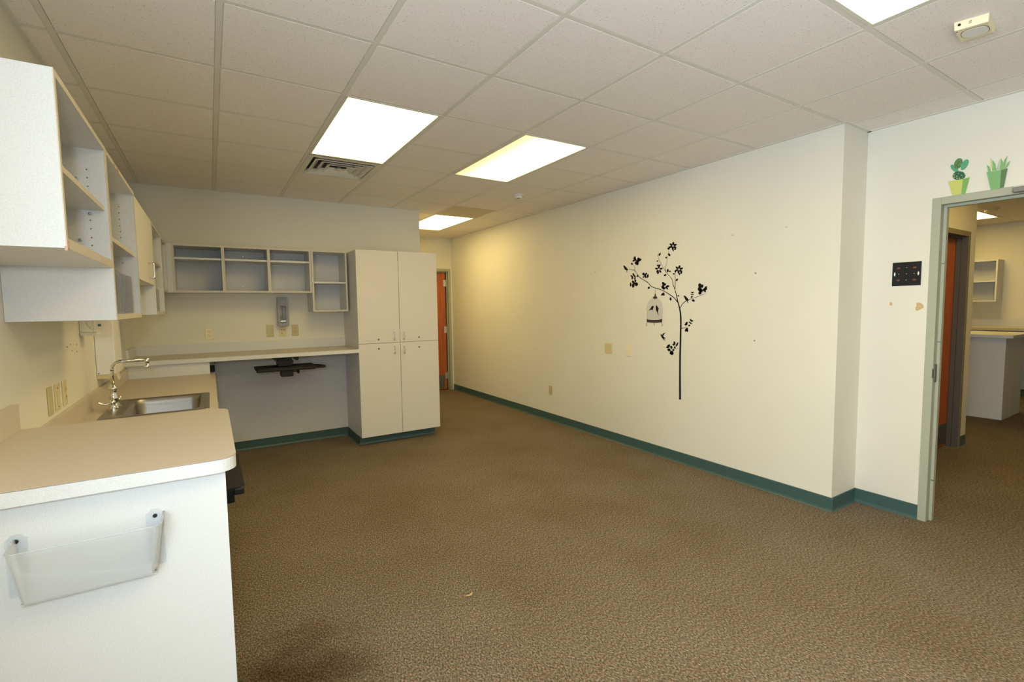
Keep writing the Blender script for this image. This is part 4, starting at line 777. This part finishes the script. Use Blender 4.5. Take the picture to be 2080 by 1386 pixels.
# front edge bows gently
pts = [(XL + .001, YB - .001), (XL + .001, 4.135), (.60, 4.135), (1.1, 4.135), (tx0 - .001, 4.128), (tx0 - .001, YB - .001)]
worktop(t, pts, 1.064)
sp = MB().box(XL + .021, YB - .020, 1.064, tx0 - .001, YB - .001, 1.158).box(XL + .001, 4.25, 1.064, XL + .020, YB - .001, 1.158).build('backsplash', M['lam'], t)
MB().box(XL + .001, 4.160, .9142, .491, 4.178, 1.0238).build('riser_panel', M['lam'], t)
MB().box(.491, 4.30, .9142, .529, 4.32, .975).build('shade_block', M['dark'], t)  # added dark block standing in for the darkness under the worktop
t = thing('kneespace_panel', 'pale grey laminate panel covering the back wall under the raised worktop', 'panel', (1.17, YB - .012, .1016))
MB().box(.532, YB - .018, .1030, tx0 - .001, YB - .0010, 1.0236).build('panel_board', M['inner'], t)

# ------------------------------------------------------------ sink
t = thing('sink', 'rectangular stainless steel sink set in the lower tan worktop', 'sink', ((SX0 + SX1) / 2, (SY0 + SY1) / 2, .914))
bx0, bx1, by0, by1 = .075, .438, 2.345, 2.922
def rr(x0, y0, x1, y1, r, n=6):
    pts = []
    for (cx, cy, a0) in ((x1 - r, y0 + r, -PI / 2), (x1 - r, y1 - r, 0), (x0 + r, y1 - r, PI / 2), (x0 + r, y0 + r, PI)):
        for k in range(n + 1):
            th = a0 + PI / 2 * k / n; pts.append((cx + r * math.cos(th), cy + r * math.sin(th)))
    return pts
def loft(m, rings):
    R = [[m.bm.verts.new(V3(p[0], p[1], z)) for p in pts] for pts, z in rings]
    fs = []
    for i in range(len(R) - 1):
        n = len(R[i])
        for k in range(n):
            f = m.bm.faces.new([R[i][k], R[i][(k + 1) % n], R[i + 1][(k + 1) % n], R[i + 1][k]]); f.smooth = True; fs.append(f)
    fs.append(m.bm.faces.new(R[-1])); m._tag(fs); return m
m = MB()
loft(m, [(rr(SX0, SY0, SX1, SY1, .02), .9142), (rr(SX0 + .001, SY0 + .001, SX1 - .001, SY1 - .001, .02), .9165), (rr(SX0 + .006, SY0 + .006, SX1 - .006, SY1 - .006, .02), .9178), (rr(bx0 - .006, by0 - .006, bx1 + .006, by1 + .006, .065), .9172),
         (rr(bx0, by0, bx1, by1, .060), .9120), (rr(bx0 + .006, by0 + .006, bx1 - .006, by1 - .006, .056), .885), (rr(bx0 + .012, by0 + .012, bx1 - .012, by1 - .012, .052), .775),
         (rr(bx0 + .022, by0 + .022, bx1 - .022, by1 - .022, .045), .755), (rr(bx0 + .05, by0 + .05, bx1 - .05, by1 - .05, .03), .748)])
m.build('basin', M['steel'], t)
MB().lathe(((bx0 + bx1) / 2, (by0 + by1) / 2, .749), [(.045, 0), (.043, .002), (.03, .0008)], seg=24).build('drain', M['chrome'], t)

# faucet on the sink deck
t = thing('faucet', 'chrome gooseneck faucet with two blade handles behind the sink', 'faucet', (.012, 2.62, .918))
fx, fy = .008, 2.615
MB().prism(rr(fx - .028, fy - .075, fx + .028, fy + .075, .026), 'z', .9182, .930).build('deck_plate', M['chrome'], t)
MB().lathe((fx, fy, .930), [(.027, 0), (.027, .006), (.019, .016), (.017, .03), (.022, .040), (.022, .062), (.017, .075), (.016, .10), (.021, .106), (.021, .116), (.013, .126), (.0095, .135)], seg=24).build('body', M['chrome'], t)
sp_ = [(fx, fy, 1.05), (fx, fy, 1.15)] + [(fx + .045 * (1 - math.cos(a)), fy, 1.155 + .045 * math.sin(a)) for a in [PI / 2 * k / 8 for k in range(9)]] + [(.165, fy, 1.200)]
MB().tube(sp_, .0082, 14).build('spout', M['chrome'], t)
MB().lathe((.176, fy, 1.150), [(.010, 0), (.012, .003), (.012, .022), (.0085, .024), (.0085, .030), (.013, .032), (.013, .058), (.008, .061)], seg=20).build('aerator', M['chrome'], t)
MB().tube([(fx, fy, 1.147), (fx, fy, 1.152)], .0088, 14).build('red_band', M['rust'], t)
for sg in (-1, 1):
    yy = fy + sg * .058
    h = MB().lathe((fx, yy, .930), [(.022, 0), (.022, .005), (.014, .014), (.012, .024), (.016, .028), (.016, .044), (.010, .050), (.004, .052)], seg=20).build('valve', M['chrome'], t)
    dx = -1 if sg < 0 else .30
    dy = -.35 if sg < 0 else .6
    pts = [(fx, yy, .964), (fx + dx * .018, yy + dy * .02, .960), (fx + dx * .040, yy + dy * .04, .960), (fx + dx * .058, yy + dy * .055, .970), (fx + dx * .066, yy + dy * .062, .984)]
    MB().tube(pts, [.005, .0055, .0065, .0065, .004], 10).build('blade_handle', M['chrome'], h)

# ------------------------------------------------------------ things on the left wall
t = thing('paper_towel_dispenser', 'white metal paper towel dispenser on the left wall above the sink worktop', 'towel dispenser', (XL + .05, 3.12, 1.06))
MB().box(XL + .001, 2.978, 1.088, -.022, 3.262, 1.4555, .004).build('cabinet', M['dispw'], t)
MB().box(XL + .001, 2.984, 1.062, -.040, 3.256, 1.0882).build('lower_lip', M['ivory'], t)
MB().prism([(-.095, 1.402), (-.079, 1.402), (-.079, 1.412), (-.083, 1.420), (-.095, 1.416)], 'y', 2.9745, 2.978).build('badge', M['blue'], t)
MB().lathe((-.108, 2.978, 1.098), [(.004, .001), (.004, -.002)], 'y', 10).build('lock', M['brown'], t)
MB().prism([(-.045, 1.088), (-.030, 1.088), (-.022, 1.040), (-.026, 1.036), (-.036, 1.060)], 'y', 3.10, 3.16).build('hanging_tear_strip', M['cream'], t)
t = thing('soap_dispenser', 'small clear and white soap dispenser on the left wall under the open cabinet', 'soap dispenser', (XL + .04, 2.62, 1.36))
MB().box(XL + .001, 2.585, 1.375, -.050, 2.675, 1.4605, .010).build('reservoir', M['frost'], t)
MB().box(XL + .001, 2.578, 1.360, -.036, 2.682, 1.3755, .005).build('drip_lip', M['white'], t)
m = MB().tube([(XL + .03, 2.60, 1.455), (XL + .035, 2.60, 1.42), (XL + .055, 2.60, 1.395), (XL + .078, 2.60, 1.385)], .004, 8); m.build('feed_tube', M['white'], t)
m = MB()
# small plates and holes
def plate_x(name, label, cat, x, sg, y0, y1, z0, z1, mat, kind, group=None):
    """cover plate on a wall whose surface is at x; sg = direction into the room"""
    t = thing(name, label, cat, (x, (y0 + y1) / 2, z0), group)
    MB().box(x + sg * .0006, y0, z0, x + sg * .006, y1, z1, .002, 2).build('cover_plate', mat, t)
    yc, zc = (y0 + y1) / 2, (z0 + z1) / 2; X = x + sg * .006
    if kind == 'outlet':
        for dz in (-.02, .02):
            MB().prism([(yc + .0165 * math.cos(a) , zc + dz + max(-.0125, min(.0125, .0165 * math.sin(a)))) for a in [2 * PI * k / 20 for k in range(20)]], 'x', X - sg * .001, X + sg * .0022).build('socket', mat, t)
            s = MB(); X2_ = X + sg * .0022
            s.box(X2_ - sg * .0005, yc - .008, zc + dz - .001, X2_ + sg * .0006, yc - .0055, zc + dz + .007).box(X2_ - sg * .0005, yc + .0055, zc + dz - .001, X2_ + sg * .0006, yc + .008, zc + dz + .006)
            s.lathe((X2_, yc, zc + dz - .007), [(.0024, -.0005), (.0024, .0006)] if sg > 0 else [(.0024, .0005), (.0024, -.0006)], 'x', 8)
            s.build('slot', M['brown'], t)
        MB().lathe((X, yc, zc), [(.003, -.001), (.003, sg * .001)], 'x', 10).build('screw', M['satin'], t)
    elif kind == 'switch':
        MB().box(X - sg * .001, yc - .005, zc - .012, X + sg * .008, yc + .005, zc + .010, .002, 1).build('toggle', mat, t)
        for dz in (-.030, .030): MB().lathe((X, yc, zc + dz), [(.003, -.001), (.003, sg * .001)], 'x', 10).build('screw', M['satin'], t)
    elif kind == 'grille':
        for k in range(5): MB().box(X - sg * .0005, y0 + .012, z0 + .014 + k * (z1 - z0 - .03) / 4.3, X + sg * .0010, y1 - .012, z0 + .020 + k * (z1 - z0 - .03) / 4.3, .0004, 1).build('rib', M['ivory2'], t)
    elif kind == 'rocker':
        MB().box(X - sg * .001, yc - .0165, zc - .033, X + sg * .004, yc + .0165, zc + .033, .002, 1).build('insert', M['ivory'], t)
        for dz in (-.045, .045): MB().lathe((X, yc, zc + dz), [(.004, -.001), (.004, sg * .0012)], 'x', 10).build('screw', M['brown'], t)
    return t
plate_x('cover_plate', 'blank yellowed cover plate on the left wall, first of three from the near end', 'cover plate', XL, 1, 1.868, 1.938, 1.030, 1.158, M['ivory2'], 'blank')
plate_x('timer_switch', 'ivory switch plate with two brown screws, middle of three on the left wall', 'switch', XL, 1, 1.985, 2.062, 1.030, 1.156, M['ivory'], 'rocker')
plate_x('wall_outlet', 'ivory outlet, farthest of three plates on the left wall, next to the sink', 'outlet', XL, 1, 2.125, 2.195, 1.032, 1.156, M['ivory'], 'outlet')
for k, (px, z) in enumerate(((2.281, 1.317), (2.30, 1.315), (2.388, 1.291), (2.36, 1.325), (2.50, 1.316), (2.49, 1.277))):
    o = MB().lathe((XL + .0005, px, z), [(.004, 0), (.0035, .0012)], 'x', 10).build('screw_hole', M['brown']); tag(o, 'small brown screw hole in the left wall beside the towel dispenser', 'screw hole', 'screw holes left of the towel dispenser')

# ------------------------------------------------------------ things on the back wall
def plate_y(name, label, cat, y, x0, x1, z0, z1, mat, kind):
    t = thing(name, label, cat, ((x0 + x1) / 2, y, z0))
    MB().box(x0, y - .006, z0, x1, y - .0006, z1, .002, 2).build('cover_plate', mat, t)
    xc, zc = (x0 + x1) / 2, (z0 + z1) / 2; Y = y - .006
    if kind == 'outlet':
        for dz in (-.02, .02):
            MB().prism([(xc + .0165 * math.cos(a), zc + dz + max(-.0125, min(.0125, .0165 * math.sin(a)))) for a in [2 * PI * k / 20 for k in range(20)]], 'y', Y + .001, Y - .0022).build('socket', mat, t)
            s = MB(); Y2 = Y - .0022
            s.box(xc - .009, Y2 - .0006, zc + dz - .001, xc - .0055, Y2 + .0005, zc + dz + .008).box(xc + .0055, Y2 - .0006, zc + dz - .001, xc + .009, Y2 + .0005, zc + dz + .008)
            s.lathe((xc, Y2, zc + dz - .007), [(.003, .0005), (.003, -.0006)], 'y', 8)
            s.build('slot', M['brown'], t)
    elif kind == 'data':
        for dx, dz in ((-.012, .018), (.012, .018), (-.012, -.020)):
            MB().box(xc + dx - .005, Y - .0012, zc + dz - .005, xc + dx + .005, Y + .001, zc + dz + .005).build('jack', M['brown'], t)
    return t
plate_y('wall_outlet', 'white-topped cream outlet on the back wall, left of the other three plates', 'outlet', YB, .465, .535, 1.195, 1.312, M['cream'], 'outlet')
plate_y('cover_plate', 'blank yellowed cover plate on the back wall, left of the clear holder', 'cover plate', YB, 1.024, 1.094, 1.200, 1.328, M['ivory2'], 'blank')
plate_y('data_plate', 'ivory data jack plate directly below the clear holder on the back wall', 'data plate', YB, 1.150, 1.220, 1.200, 1.306, M['ivory'], 'data')
plate_y('wall_outlet', 'yellowed outlet on the back wall, right of the clear holder', 'outlet', YB, 1.272, 1.342, 1.200, 1.323, M['ivory2'], 'outlet')
t = thing('glove_box_holder', 'clear acrylic holder hung on the back wall above the data jacks', 'holder', (1.19, YB - .04, 1.31))
x0, x1, z0, z1 = 1.132, 1.240, 1.313, 1.630; ya, yb = YB - .085, YB - .001
MB().box(x0, yb - .003, z0, x1, yb, z1).build('back_plate', M['acryl'], t)
MB().box(x0, ya, z0, x0 + .003, yb - .003, z1 - .03).build('side', M['acryl'], t); MB().box(x1 - .003, ya, z0, x1, yb - .003, z1 - .03).build('side', M['acryl'], t)
MB().box(x0 + .003, ya, z0, x1 - .003, yb - .003, z0 + .004).build('bottom', M['acryl'], t)
MB().box(x0 + .003, ya, z0 + .004, x0 + .022, ya + .003, z1 - .03).box(x1 - .022, ya, z0 + .004, x1 - .003, ya + .003, z1 - .03).box(x0 + .022, ya, z1 - .10, x1 - .022, ya + .003, z1 - .03).box(x0 + .022, ya, z0 + .004, x1 - .022, ya + .003, z0 + .035).build('front_frame', M['acryl'], t)
MB().tube([(x0 + .035, YB - .045, z0 + .09), (x0 + .035, YB - .045, z0 + .225)], .013, 14).build('inner_tube', M['acryl'], t)
MB().tube([(x0 + .065, YB - .045, z0 + .07), (x0 + .065, YB - .045, z0 + .225)], .013, 14).build('inner_tube', M['acryl'], t)
MB().box(x0 + .022, YB - .07, z0 + .040, x1 - .022, YB - .02, z0 + .062, .006).build('shelf_bar', M['satin'], t)

# ------------------------------------------------------------ keyboard trays
t = thing('keyboard_tray', 'black keyboard tray hanging under the raised worktop on the back wall', 'keyboard tray', (1.15, 4.3, 1.02))
MB().box(1.02, 4.19, 1.010, 1.23, 4.70, 1.0236).prism([(1.00, 1.0236), (1.035, .990), (1.05, .985), (1.06, 1.0236)], 'y', 4.17, 4.22).prism([(1.20, 1.0236), (1.20, 1.005), (1.225, .985), (1.245, .985), (1.25, 1.0236)], 'y', 4.17, 4.22).build('track', M['black'], t)
MB().box(1.06, 4.19, .930, 1.19, 4.33, 1.010, .006).box(1.045, 4.185, .955, 1.20, 4.20, .985, .003).build('arm', M['black'], t)
MB().prism([(.885, 4.185), (.862, 4.20), (.865, 4.43), (.89, 4.45), (1.40, 4.45), (1.41, 4.43), (1.41, 4.185)], 'z', .905, .922).build('platform', M['black'], t)
MB().box(.868, 4.165, .884, 1.40, 4.200, .912, .007).build('palm_rest', M['black'], t)
MB().prism([(1.40, 4.19), (1.49, 4.20), (1.515, 4.24), (1.50, 4.36), (1.46, 4.42), (1.40, 4.42)], 'z', .895, .906).box(1.395, 4.175, .890, 1.505, 4.20, .905, .005).build('mouse_platform', M['black'], t)
MB().box(1.085, 4.18, .826, 1.195, 4.30, .905, .006).build('clamp', M['black'], t)
k_ = MB().lathe((1.195, 4.24, .868), [(.006, 0), (.006, .045), (.022, .045), (.024, .050), (.024, .060), (.018, .064)], 'x', 16); k_.build('knob', M['black'], t)
t = thing('keyboard_tray', 'black keyboard tray end poking out beneath the near raised worktop', 'keyboard tray', (.4, 1.0, 1.02))
MB().box(.0, .93, 1.010, .50, 1.12, 1.0236).build('track', M['black'], t)
MB().box(.36, .97, .865, .46, 1.08, 1.010, .006).build('arm', M['black'], t)
MB().prism([(.20, .90), (.575, .90), (.592, .93), (.592, 1.36), (.20, 1.36)], 'z', .852, .866).build('platform', M['black'], t)
MB().box(.556, .895, .838, .590, 1.36, .864, .006).build('palm_rest', M['black'], t)
MB().box(.40, .93, .800, .560, 1.06, .850, .006).build('clamp', M['black'], t)
MB().lathe((.545, .965, .812), [(.014, -.02), (.016, 0), (.014, .02)], 'y', 16).build('knob', M['black'], t)

# ------------------------------------------------------------ clear bin screwed to the end panel
t = thing('clear_bin', 'frosted clear plastic bin screwed to the white end panel below the near worktop', 'bin', (.21, .56, .76))
yp = .6045
X0, X1 = .075, .378; zb = .777; zf = .926; dep = .090
def ring(x0, x1, y, z): return None
m = MB()
T3 = .0025
# tapered: narrower at the bottom, front leans out
def quadbox(m, a, b, c, d, nrm, th):
    n = Vector(nrm).normalized() * th
    v = [Vector(p) for p in (a, b, c, d)]
    lo = [m.bm.verts.new(p) for p in v]; hi = [m.bm.verts.new(p + n) for p in v]
    fs = [m.bm.faces.new(lo), m.bm.faces.new(hi[::-1])] + [m.bm.faces.new([lo[k], hi[k], hi[(k + 1) % 4], lo[(k + 1) % 4]]) for k in range(4)]
    m._tag(fs); return m
bx_0, bx_1 = .086, .358          # bottom extents
fy_t, fy_b = yp - dep, yp - .045     # front y at top and bottom
quadbox(m, (bx_0, yp - .001, zb), (bx_1, yp - .001, zb), (bx_1, fy_b, zb), (bx_0, fy_b, zb), (0, 0, 1), T3)
m.build('bottom', M['frost'], t)
m = MB(); n = 10
# front with rounded vertical corners, as one bent sheet including both sides
def section(x0, x1, yf, r):
    pts = [(x0, yp - .001)]
    for k in range(7):
        th = PI + PI / 2 * k / 6; pts.append((x0 + r + r * math.cos(th), yf + r + r * math.sin(th)))
    for k in range(7):
        th = -PI / 2 + PI / 2 * k / 6; pts.append((x1 - r + r * math.cos(th), yf + r + r * math.sin(th)))
    pts.append((x1, yp - .001)); return pts
s0 = section(bx_0, bx_1, fy_b, .016); s1 = section(X0, X1, fy_t, .020)
s0i = section(bx_0 + T3, bx_1 - T3, fy_b + T3, .014); s1i = section(X0 + T3, X1 - T3, fy_t + T3, .018)
def strip(m, A, za, B, zb_, flip=False):
    a = [m.bm.verts.new(V3(p[0], p[1], za)) for p in A]; b = [m.bm.verts.new(V3(p[0], p[1], z)) for p, z in zip(B, zb_)]
    for k in range(len(A) - 1):
        f = m.bm.faces.new([a[k], a[k + 1], b[k + 1], b[k]]); m._tag([f])
    return a, b
ztop = [zf] * len(s1)
# the sides rise towards the wall to the screw tabs
ztop[0] = .932; ztop[-1] = .932
A0, B0 = strip(m, s0, zb, s1, ztop); A1, B1 = strip(m, s0i, zb, s1i, ztop)
for a, b in ((A0, A1), (B0, B1)):
    for k in range(len(a) - 1):
        f = m.bm.faces.new([a[k], a[k + 1], b[k + 1], b[k]]); m._tag([f])
m.build('shell', M['frost'], t)
m = MB().tube([(p[0], p[1], z) for p, z in zip(s1, ztop)], .0022, 8); m.build('rim', M['frost'], t)
for xa, xb, sx, sz in ((.058, .098, .078, .927), (.338, .377, .358, .925)):
    tb = MB().prism([(xa, zb + .01), (xb, zb + .01), (xb, .932), (xb - .012, .944), (xa + .012, .944), (xa, .932)], 'y', yp - .003, yp - .0005).build('mounting_tab', M['frost'], t)
    MB().lathe((sx, yp - .003, sz), [(.0052, .001), (.0052, -.002), (.003, -.0035)], 'y', 16).build('screw', M['dark'], tb)
MB().lathe((X1 - .022, fy_b + .004, zb + .012), [(.003, .001), (.003, -.006)], 'y', 10).build('rivet', M['satin'], t)

# ------------------------------------------------------------ right wall: plates, anchors, decals
plate_x('wall_grille', 'square ivory louvred cover plate on the right wall, left of the light switch', 'cover plate', XR, -1, 2.812, 2.928, .966, 1.078, M['ivory'], 'grille')
plate_x('light_switch', 'ivory toggle switch plate on the right wall between the square plate and the tree decal', 'light switch', XR, -1, 2.532, 2.604, .958, 1.078, M['cream'], 'switch')
plate_x('wall_outlet', 'low ivory outlet on the right wall just above the green baseboard', 'outlet', XR, -1, 3.905, 3.975, .345, .462, M['ivory2'], 'outlet')
for y, z in ((3.087, 1.865), (1.408, 2.058), (.966, 2.062), (1.200, 1.733), (1.195, 1.196)):
    o = MB().lathe((XR - .0005, y, z), [(.007, 0), (.006, -.003), (.003, -.0035)], 'x', 12).build('wall_anchor', M['satin'] if z < 1.9 else M['edge'])
    tag(o, 'tiny leftover nail anchor in the right wall around the tree decal', 'wall anchor', 'nail anchors in the right wall')

def poly_on(m, pts, x, th=.0008, sg=-1):
    try: m.prism(pts, 'x', x + sg * .0003, x + sg * (.0003 + th))
    except ValueError: pass
    return m
def stroke_on(m, st, x, th=.0008, sg=-1, off=0):
    for a, c in zip(st[:-1], st[1:]):       # each point carries its left and right edge
        m.prism([(a[0], a[1]), (c[0], c[1]), (c[2], c[3]), (a[2], a[3])], 'x', x + sg * (.0003 + off), x + sg * (.0003 + off + th))
    return m
t = thing('tree_decal', 'black vinyl tree decal with leafy branches on the right wall', 'wall decal', (XR, 1.93, .603))
m = MB()
stroke_on(m, D['strokes'][0], XR); m.build('trunk', M['vinyl'], t)
for st in D['strokes'][1:]:
    stroke_on(MB(), st, XR, off=.0001).build('branch', M['vinyl'], t)
m = MB()
for lf_ in D['leaves']: poly_on(m, lf_, XR, .0010)
m.build('leaves', M['vinyl'], t)
for key, lab in (('b1', 'black bird decal perched on the far left tip of the tree decal branch'), ('b2', 'black bird decal perched on the right-hand branch of the tree decal'), ('sw', 'black swallow decal flying below the birdcage decal'),
                 ('ca', 'left black bird decal inside the birdcage decal'), ('cb', 'right long-tailed black bird decal inside the birdcage decal')):
    o = poly_on(MB(), D[key], XR, .0016).build('bird_decal', M['vinyl']); tag(o, lab, 'wall decal', 'bird decals on the right wall')
t = thing('birdcage_decal', 'pale birdcage decal with a dark ornate base hanging from the tree decal', 'wall decal', (XR, 2.23, 1.31))
dome = []
b0 = D['bars'][15]; b1 = D['bars'][16]
dome = [(p[0], p[1]) for p in b0[::2]] + [(p[0], p[1]) for p in b1[::-2]]
poly_on(MB(), dome, XR, .0004).build('backing', M['cagew'], t)
m = MB()
for st in D['bars']: stroke_on(m, st, XR, .0004, off=.0005)
m.build('bars', M['cagev'], t)
m = MB(); poly_on(m, D['knob'], XR, .0012)
for st in D['cage'][:1]: stroke_on(m, st, XR, .0008)
m.build('hanger', M['band'], t)
poly_on(MB(), D['band'], XR, .0012).build('base_band', M['band'], t)
for st in D['cage'][1:4]: stroke_on(MB(), st, XR, .0008, off=.0002).build('foot', M['band'], t)
for st in D['cage'][4:]: stroke_on(MB(), st, XR, .0008, off=.0002).build('side_hook', M['cagev'], t)

# black junction plate and bare patches on the set-back wall
t = thing('junction_plate', 'black metal back plate with mounting holes on the wall beside the doorway', 'mounting plate', (XJ, .335, 1.6))
y0, y1, z0, z1 = .2545, .4155, 1.601, 1.761
MB().box(XJ - .005, y0, z0, XJ - .0006, y1, z1, .001, 1).build('plate', M['blackm'], t)
yc, zc = (y0 + y1) / 2, (z0 + z1) / 2
for dy, dz in ((.045, .040), (-.045, .040), (.045, -.042), (-.045, -.042)): MB().prism([(yc + dy + .010 * math.cos(a), zc + dz + .007 * math.sin(a)) for a in [2 * PI * k / 16 for k in range(16)]], 'x', XJ - .0049, XJ - .0056).build('plugged_hole', M['rust'], t)
for dy, dz in ((0, .042), (0, 0), (0, -.042), (.043, 0), (-.043, 0)): MB().lathe((XJ - .005, yc + dy, zc + dz), [(.003, .0005), (.003, -.0012), (.0015, -.0018)], 'x', 12).build('screw', M['satin'], t)
for dy in (.066, -.066): MB().prism([(yc + dy - .003, zc - .012), (yc + dy + .003, zc - .012), (yc + dy + .003, zc - .004), (yc + dy + .006, zc), (yc + dy + .003, zc + .004), (yc + dy + .003, zc + .012), (yc + dy - .003, zc + .012), (yc + dy - .003, zc + .004), (yc + dy - .006, zc), (yc + dy - .003, zc - .004)], 'x', XJ - .0049, XJ - .0058).build('slot', M['dispw'], t)
o = MB().prism(D['patch'][0], 'x', XJ - .0003, XJ - .0008).build('paint_chip', M['patch']); tag(o, 'small tan bare spot in the wall paint under the left end of the black plate', 'paint chip')
o = MB().prism(D['patch'][1], 'x', XJ - .0003, XJ - .0008).build('paint_chip', M['patch']); tag(o, 'larger tan bare patch in the wall paint close to the door frame', 'paint chip')

# cactus stickers standing on the door frame
K = D['k']
def kp(m, pts, lift): return m.prism(pts, 'x', XJ - .0004 - lift, XJ - .0010 - lift)
G1 = flat('sticker_lime', (0.56, 0.60, 0.16), 0.5); G2 = flat('sticker_leaf_green', (0.20, 0.42, 0.10), 0.5)
def spotted(name, a, b, sc, th=.35):
    m_, t_, b_ = nt(name)
    tc = t_.nodes.new('ShaderNodeTexCoord'); v = t_.nodes.new('ShaderNodeTexVoronoi'); v.inputs['Scale'].default_value = sc
    t_.links.new(tc.outputs['Object'], v.inputs['Vector'])
    r = ramp(t_, [(th - .1, b), (th + .1, a)]); t_.links.new(v.outputs['Distance'], r.inputs[0]); t_.links.new(r.outputs[0], b_.inputs['Base Color'])
    b_.inputs['Roughness'].default_value = .5; return m_
PADM = spotted('sticker_prickly_pad', (0.05, 0.17, 0.05), (0.40, 0.45, 0.16), 210, .33); BALLM = spotted('sticker_ball_cactus', (0.02, 0.11, 0.06), (0.42, 0.52, 0.25), 95, .32)
PADG = flat('sticker_pad_green', (0.10, 0.36, 0.20), 0.5); POT2 = flat('sticker_pot_green', (0.20, 0.43, 0.17), 0.5); POT2S = flat('sticker_pot_dark_green', (0.10, 0.19, 0.07), 0.5)
SP = [flat('sticker_spike_green', (0.22, 0.44, 0.16), 0.5), flat('sticker_spike_cream', (0.62, 0.62, 0.36), 0.5), flat('sticker_spike_pale', (0.42, 0.55, 0.36), 0.5)]
t = thing('cactus_sticker', 'flat sticker of a prickly pear cactus in a lime pot above the doorway', 'wall decal', (XJ, .09, 2.17))
kp(MB(), K['pad_l'], .0002).build('cactus_pad', PADG, t); kp(MB(), K['pad_m'], .0009).build('cactus_pad', PADM, t); kp(MB(), K['pad_r'], .0016).build('cactus_pad', PADG, t)
kp(MB(), K['ball'], .0023).build('cactus_ball', BALLM, t); m = MB().mat(G1); kp(m, K['pot1'], .003); m.mat(G2); kp(m, K['pot1s'], .003); m.build('pot', None, t)
t = thing('cactus_sticker', 'flat sticker of a spiky succulent in a green pot above the doorway', 'wall decal', (XJ, -.09, 2.16))
for i_, (s_, c_) in enumerate(zip(K['spikes'], K['spikec'])): kp(MB(), s_, .0002 + .0007 * i_).build('leaf', SP[c_], t)
m = MB().mat(POT2); kp(m, K['pot2'], .0055); m.mat(POT2S); kp(m, K['pot2s'], .0055); m.build('pot', None, t)

# ------------------------------------------------------------ far room furniture
t = thing('reception_counter', 'laminate reception counter with a raised ledge in the far room', 'counter', (9.2, 1.2, 0))
MB().box(8.79, .745, 0, 8.82, 4.0, 1.026).box(8.82, .745, 0, 9.55, .775, 1.026).build('panel', M['lam'], t)
MB().box(8.70, .665, 1.026, 9.62, 4.0, 1.063, .002, 1).build('ledge', M['lam'], t)
t = thing('office_worktop', 'laminate worktop with a splashback along the end wall of the far room', 'worktop', (10.85, 2, 0))
MB().box(10.52, -1.9, 1.035, X2 - .001, 5.0, 1.075).build('work_surface', M['top'], t)
MB().box(X2 - .02, -1.9, 1.075, X2 - .001, 5.0, 1.195).build('backsplash', M['lam'], t)
MB().box(10.56, 1.36, 0, X2 - .001, 5.0, 1.035).build('base', M['lam'], t)
MB().box(X2 - .02, -1.9, .1016, X2 - .0155, 1.36, 1.035).build('wall_panel', M['inner'], t)
t = thing('wall_cabinet', 'two-shelf open cabinet on the end wall of the far room, seen through the doorway', 'wall cabinet', (11.0, 1.5, 1.47))
x0 = 10.862; y0, y1 = 1.335, 1.75; z0, z1 = 1.468, 2.120; T2 = .02
MB().mat(M['lam']).box(x0, y0, z0, X2 - .001, y0 + T2, z1).box(x0, y1 - T2, z0, X2 - .001, y1, z1).box(x0, y0 + T2, z0, X2 - .001, y1 - T2, z0 + T2).box(x0, y0 + T2, z1 - T2, X2 - .001, y1 - T2, z1).build('carcass', None, t)
MB().box(X2 - .008, y0 + T2, z0 + T2, X2 - .0012, y1 - T2, z1 - T2).build('back_panel', M['inner'], t)
MB().box(x0 + .01, y0 + T2, 1.776, X2 - .008, y1 - T2, 1.796).build('shelf', M['lam'], t)
# small litter on the carpet
c_ = MB().tube([(1.565, 1.124, .003), (1.578, 1.112, .007), (1.592, 1.114, .005), (1.603, 1.122, .008), (1.607, 1.130, .004)], [.003, .004, .005, .004, .002], 8)
o = c_.build('carpet_fluff', M['patch'], loc=(1.585, 1.12, 0)); tag(o, 'small tan scrap lying in the middle of the carpet', 'litter')
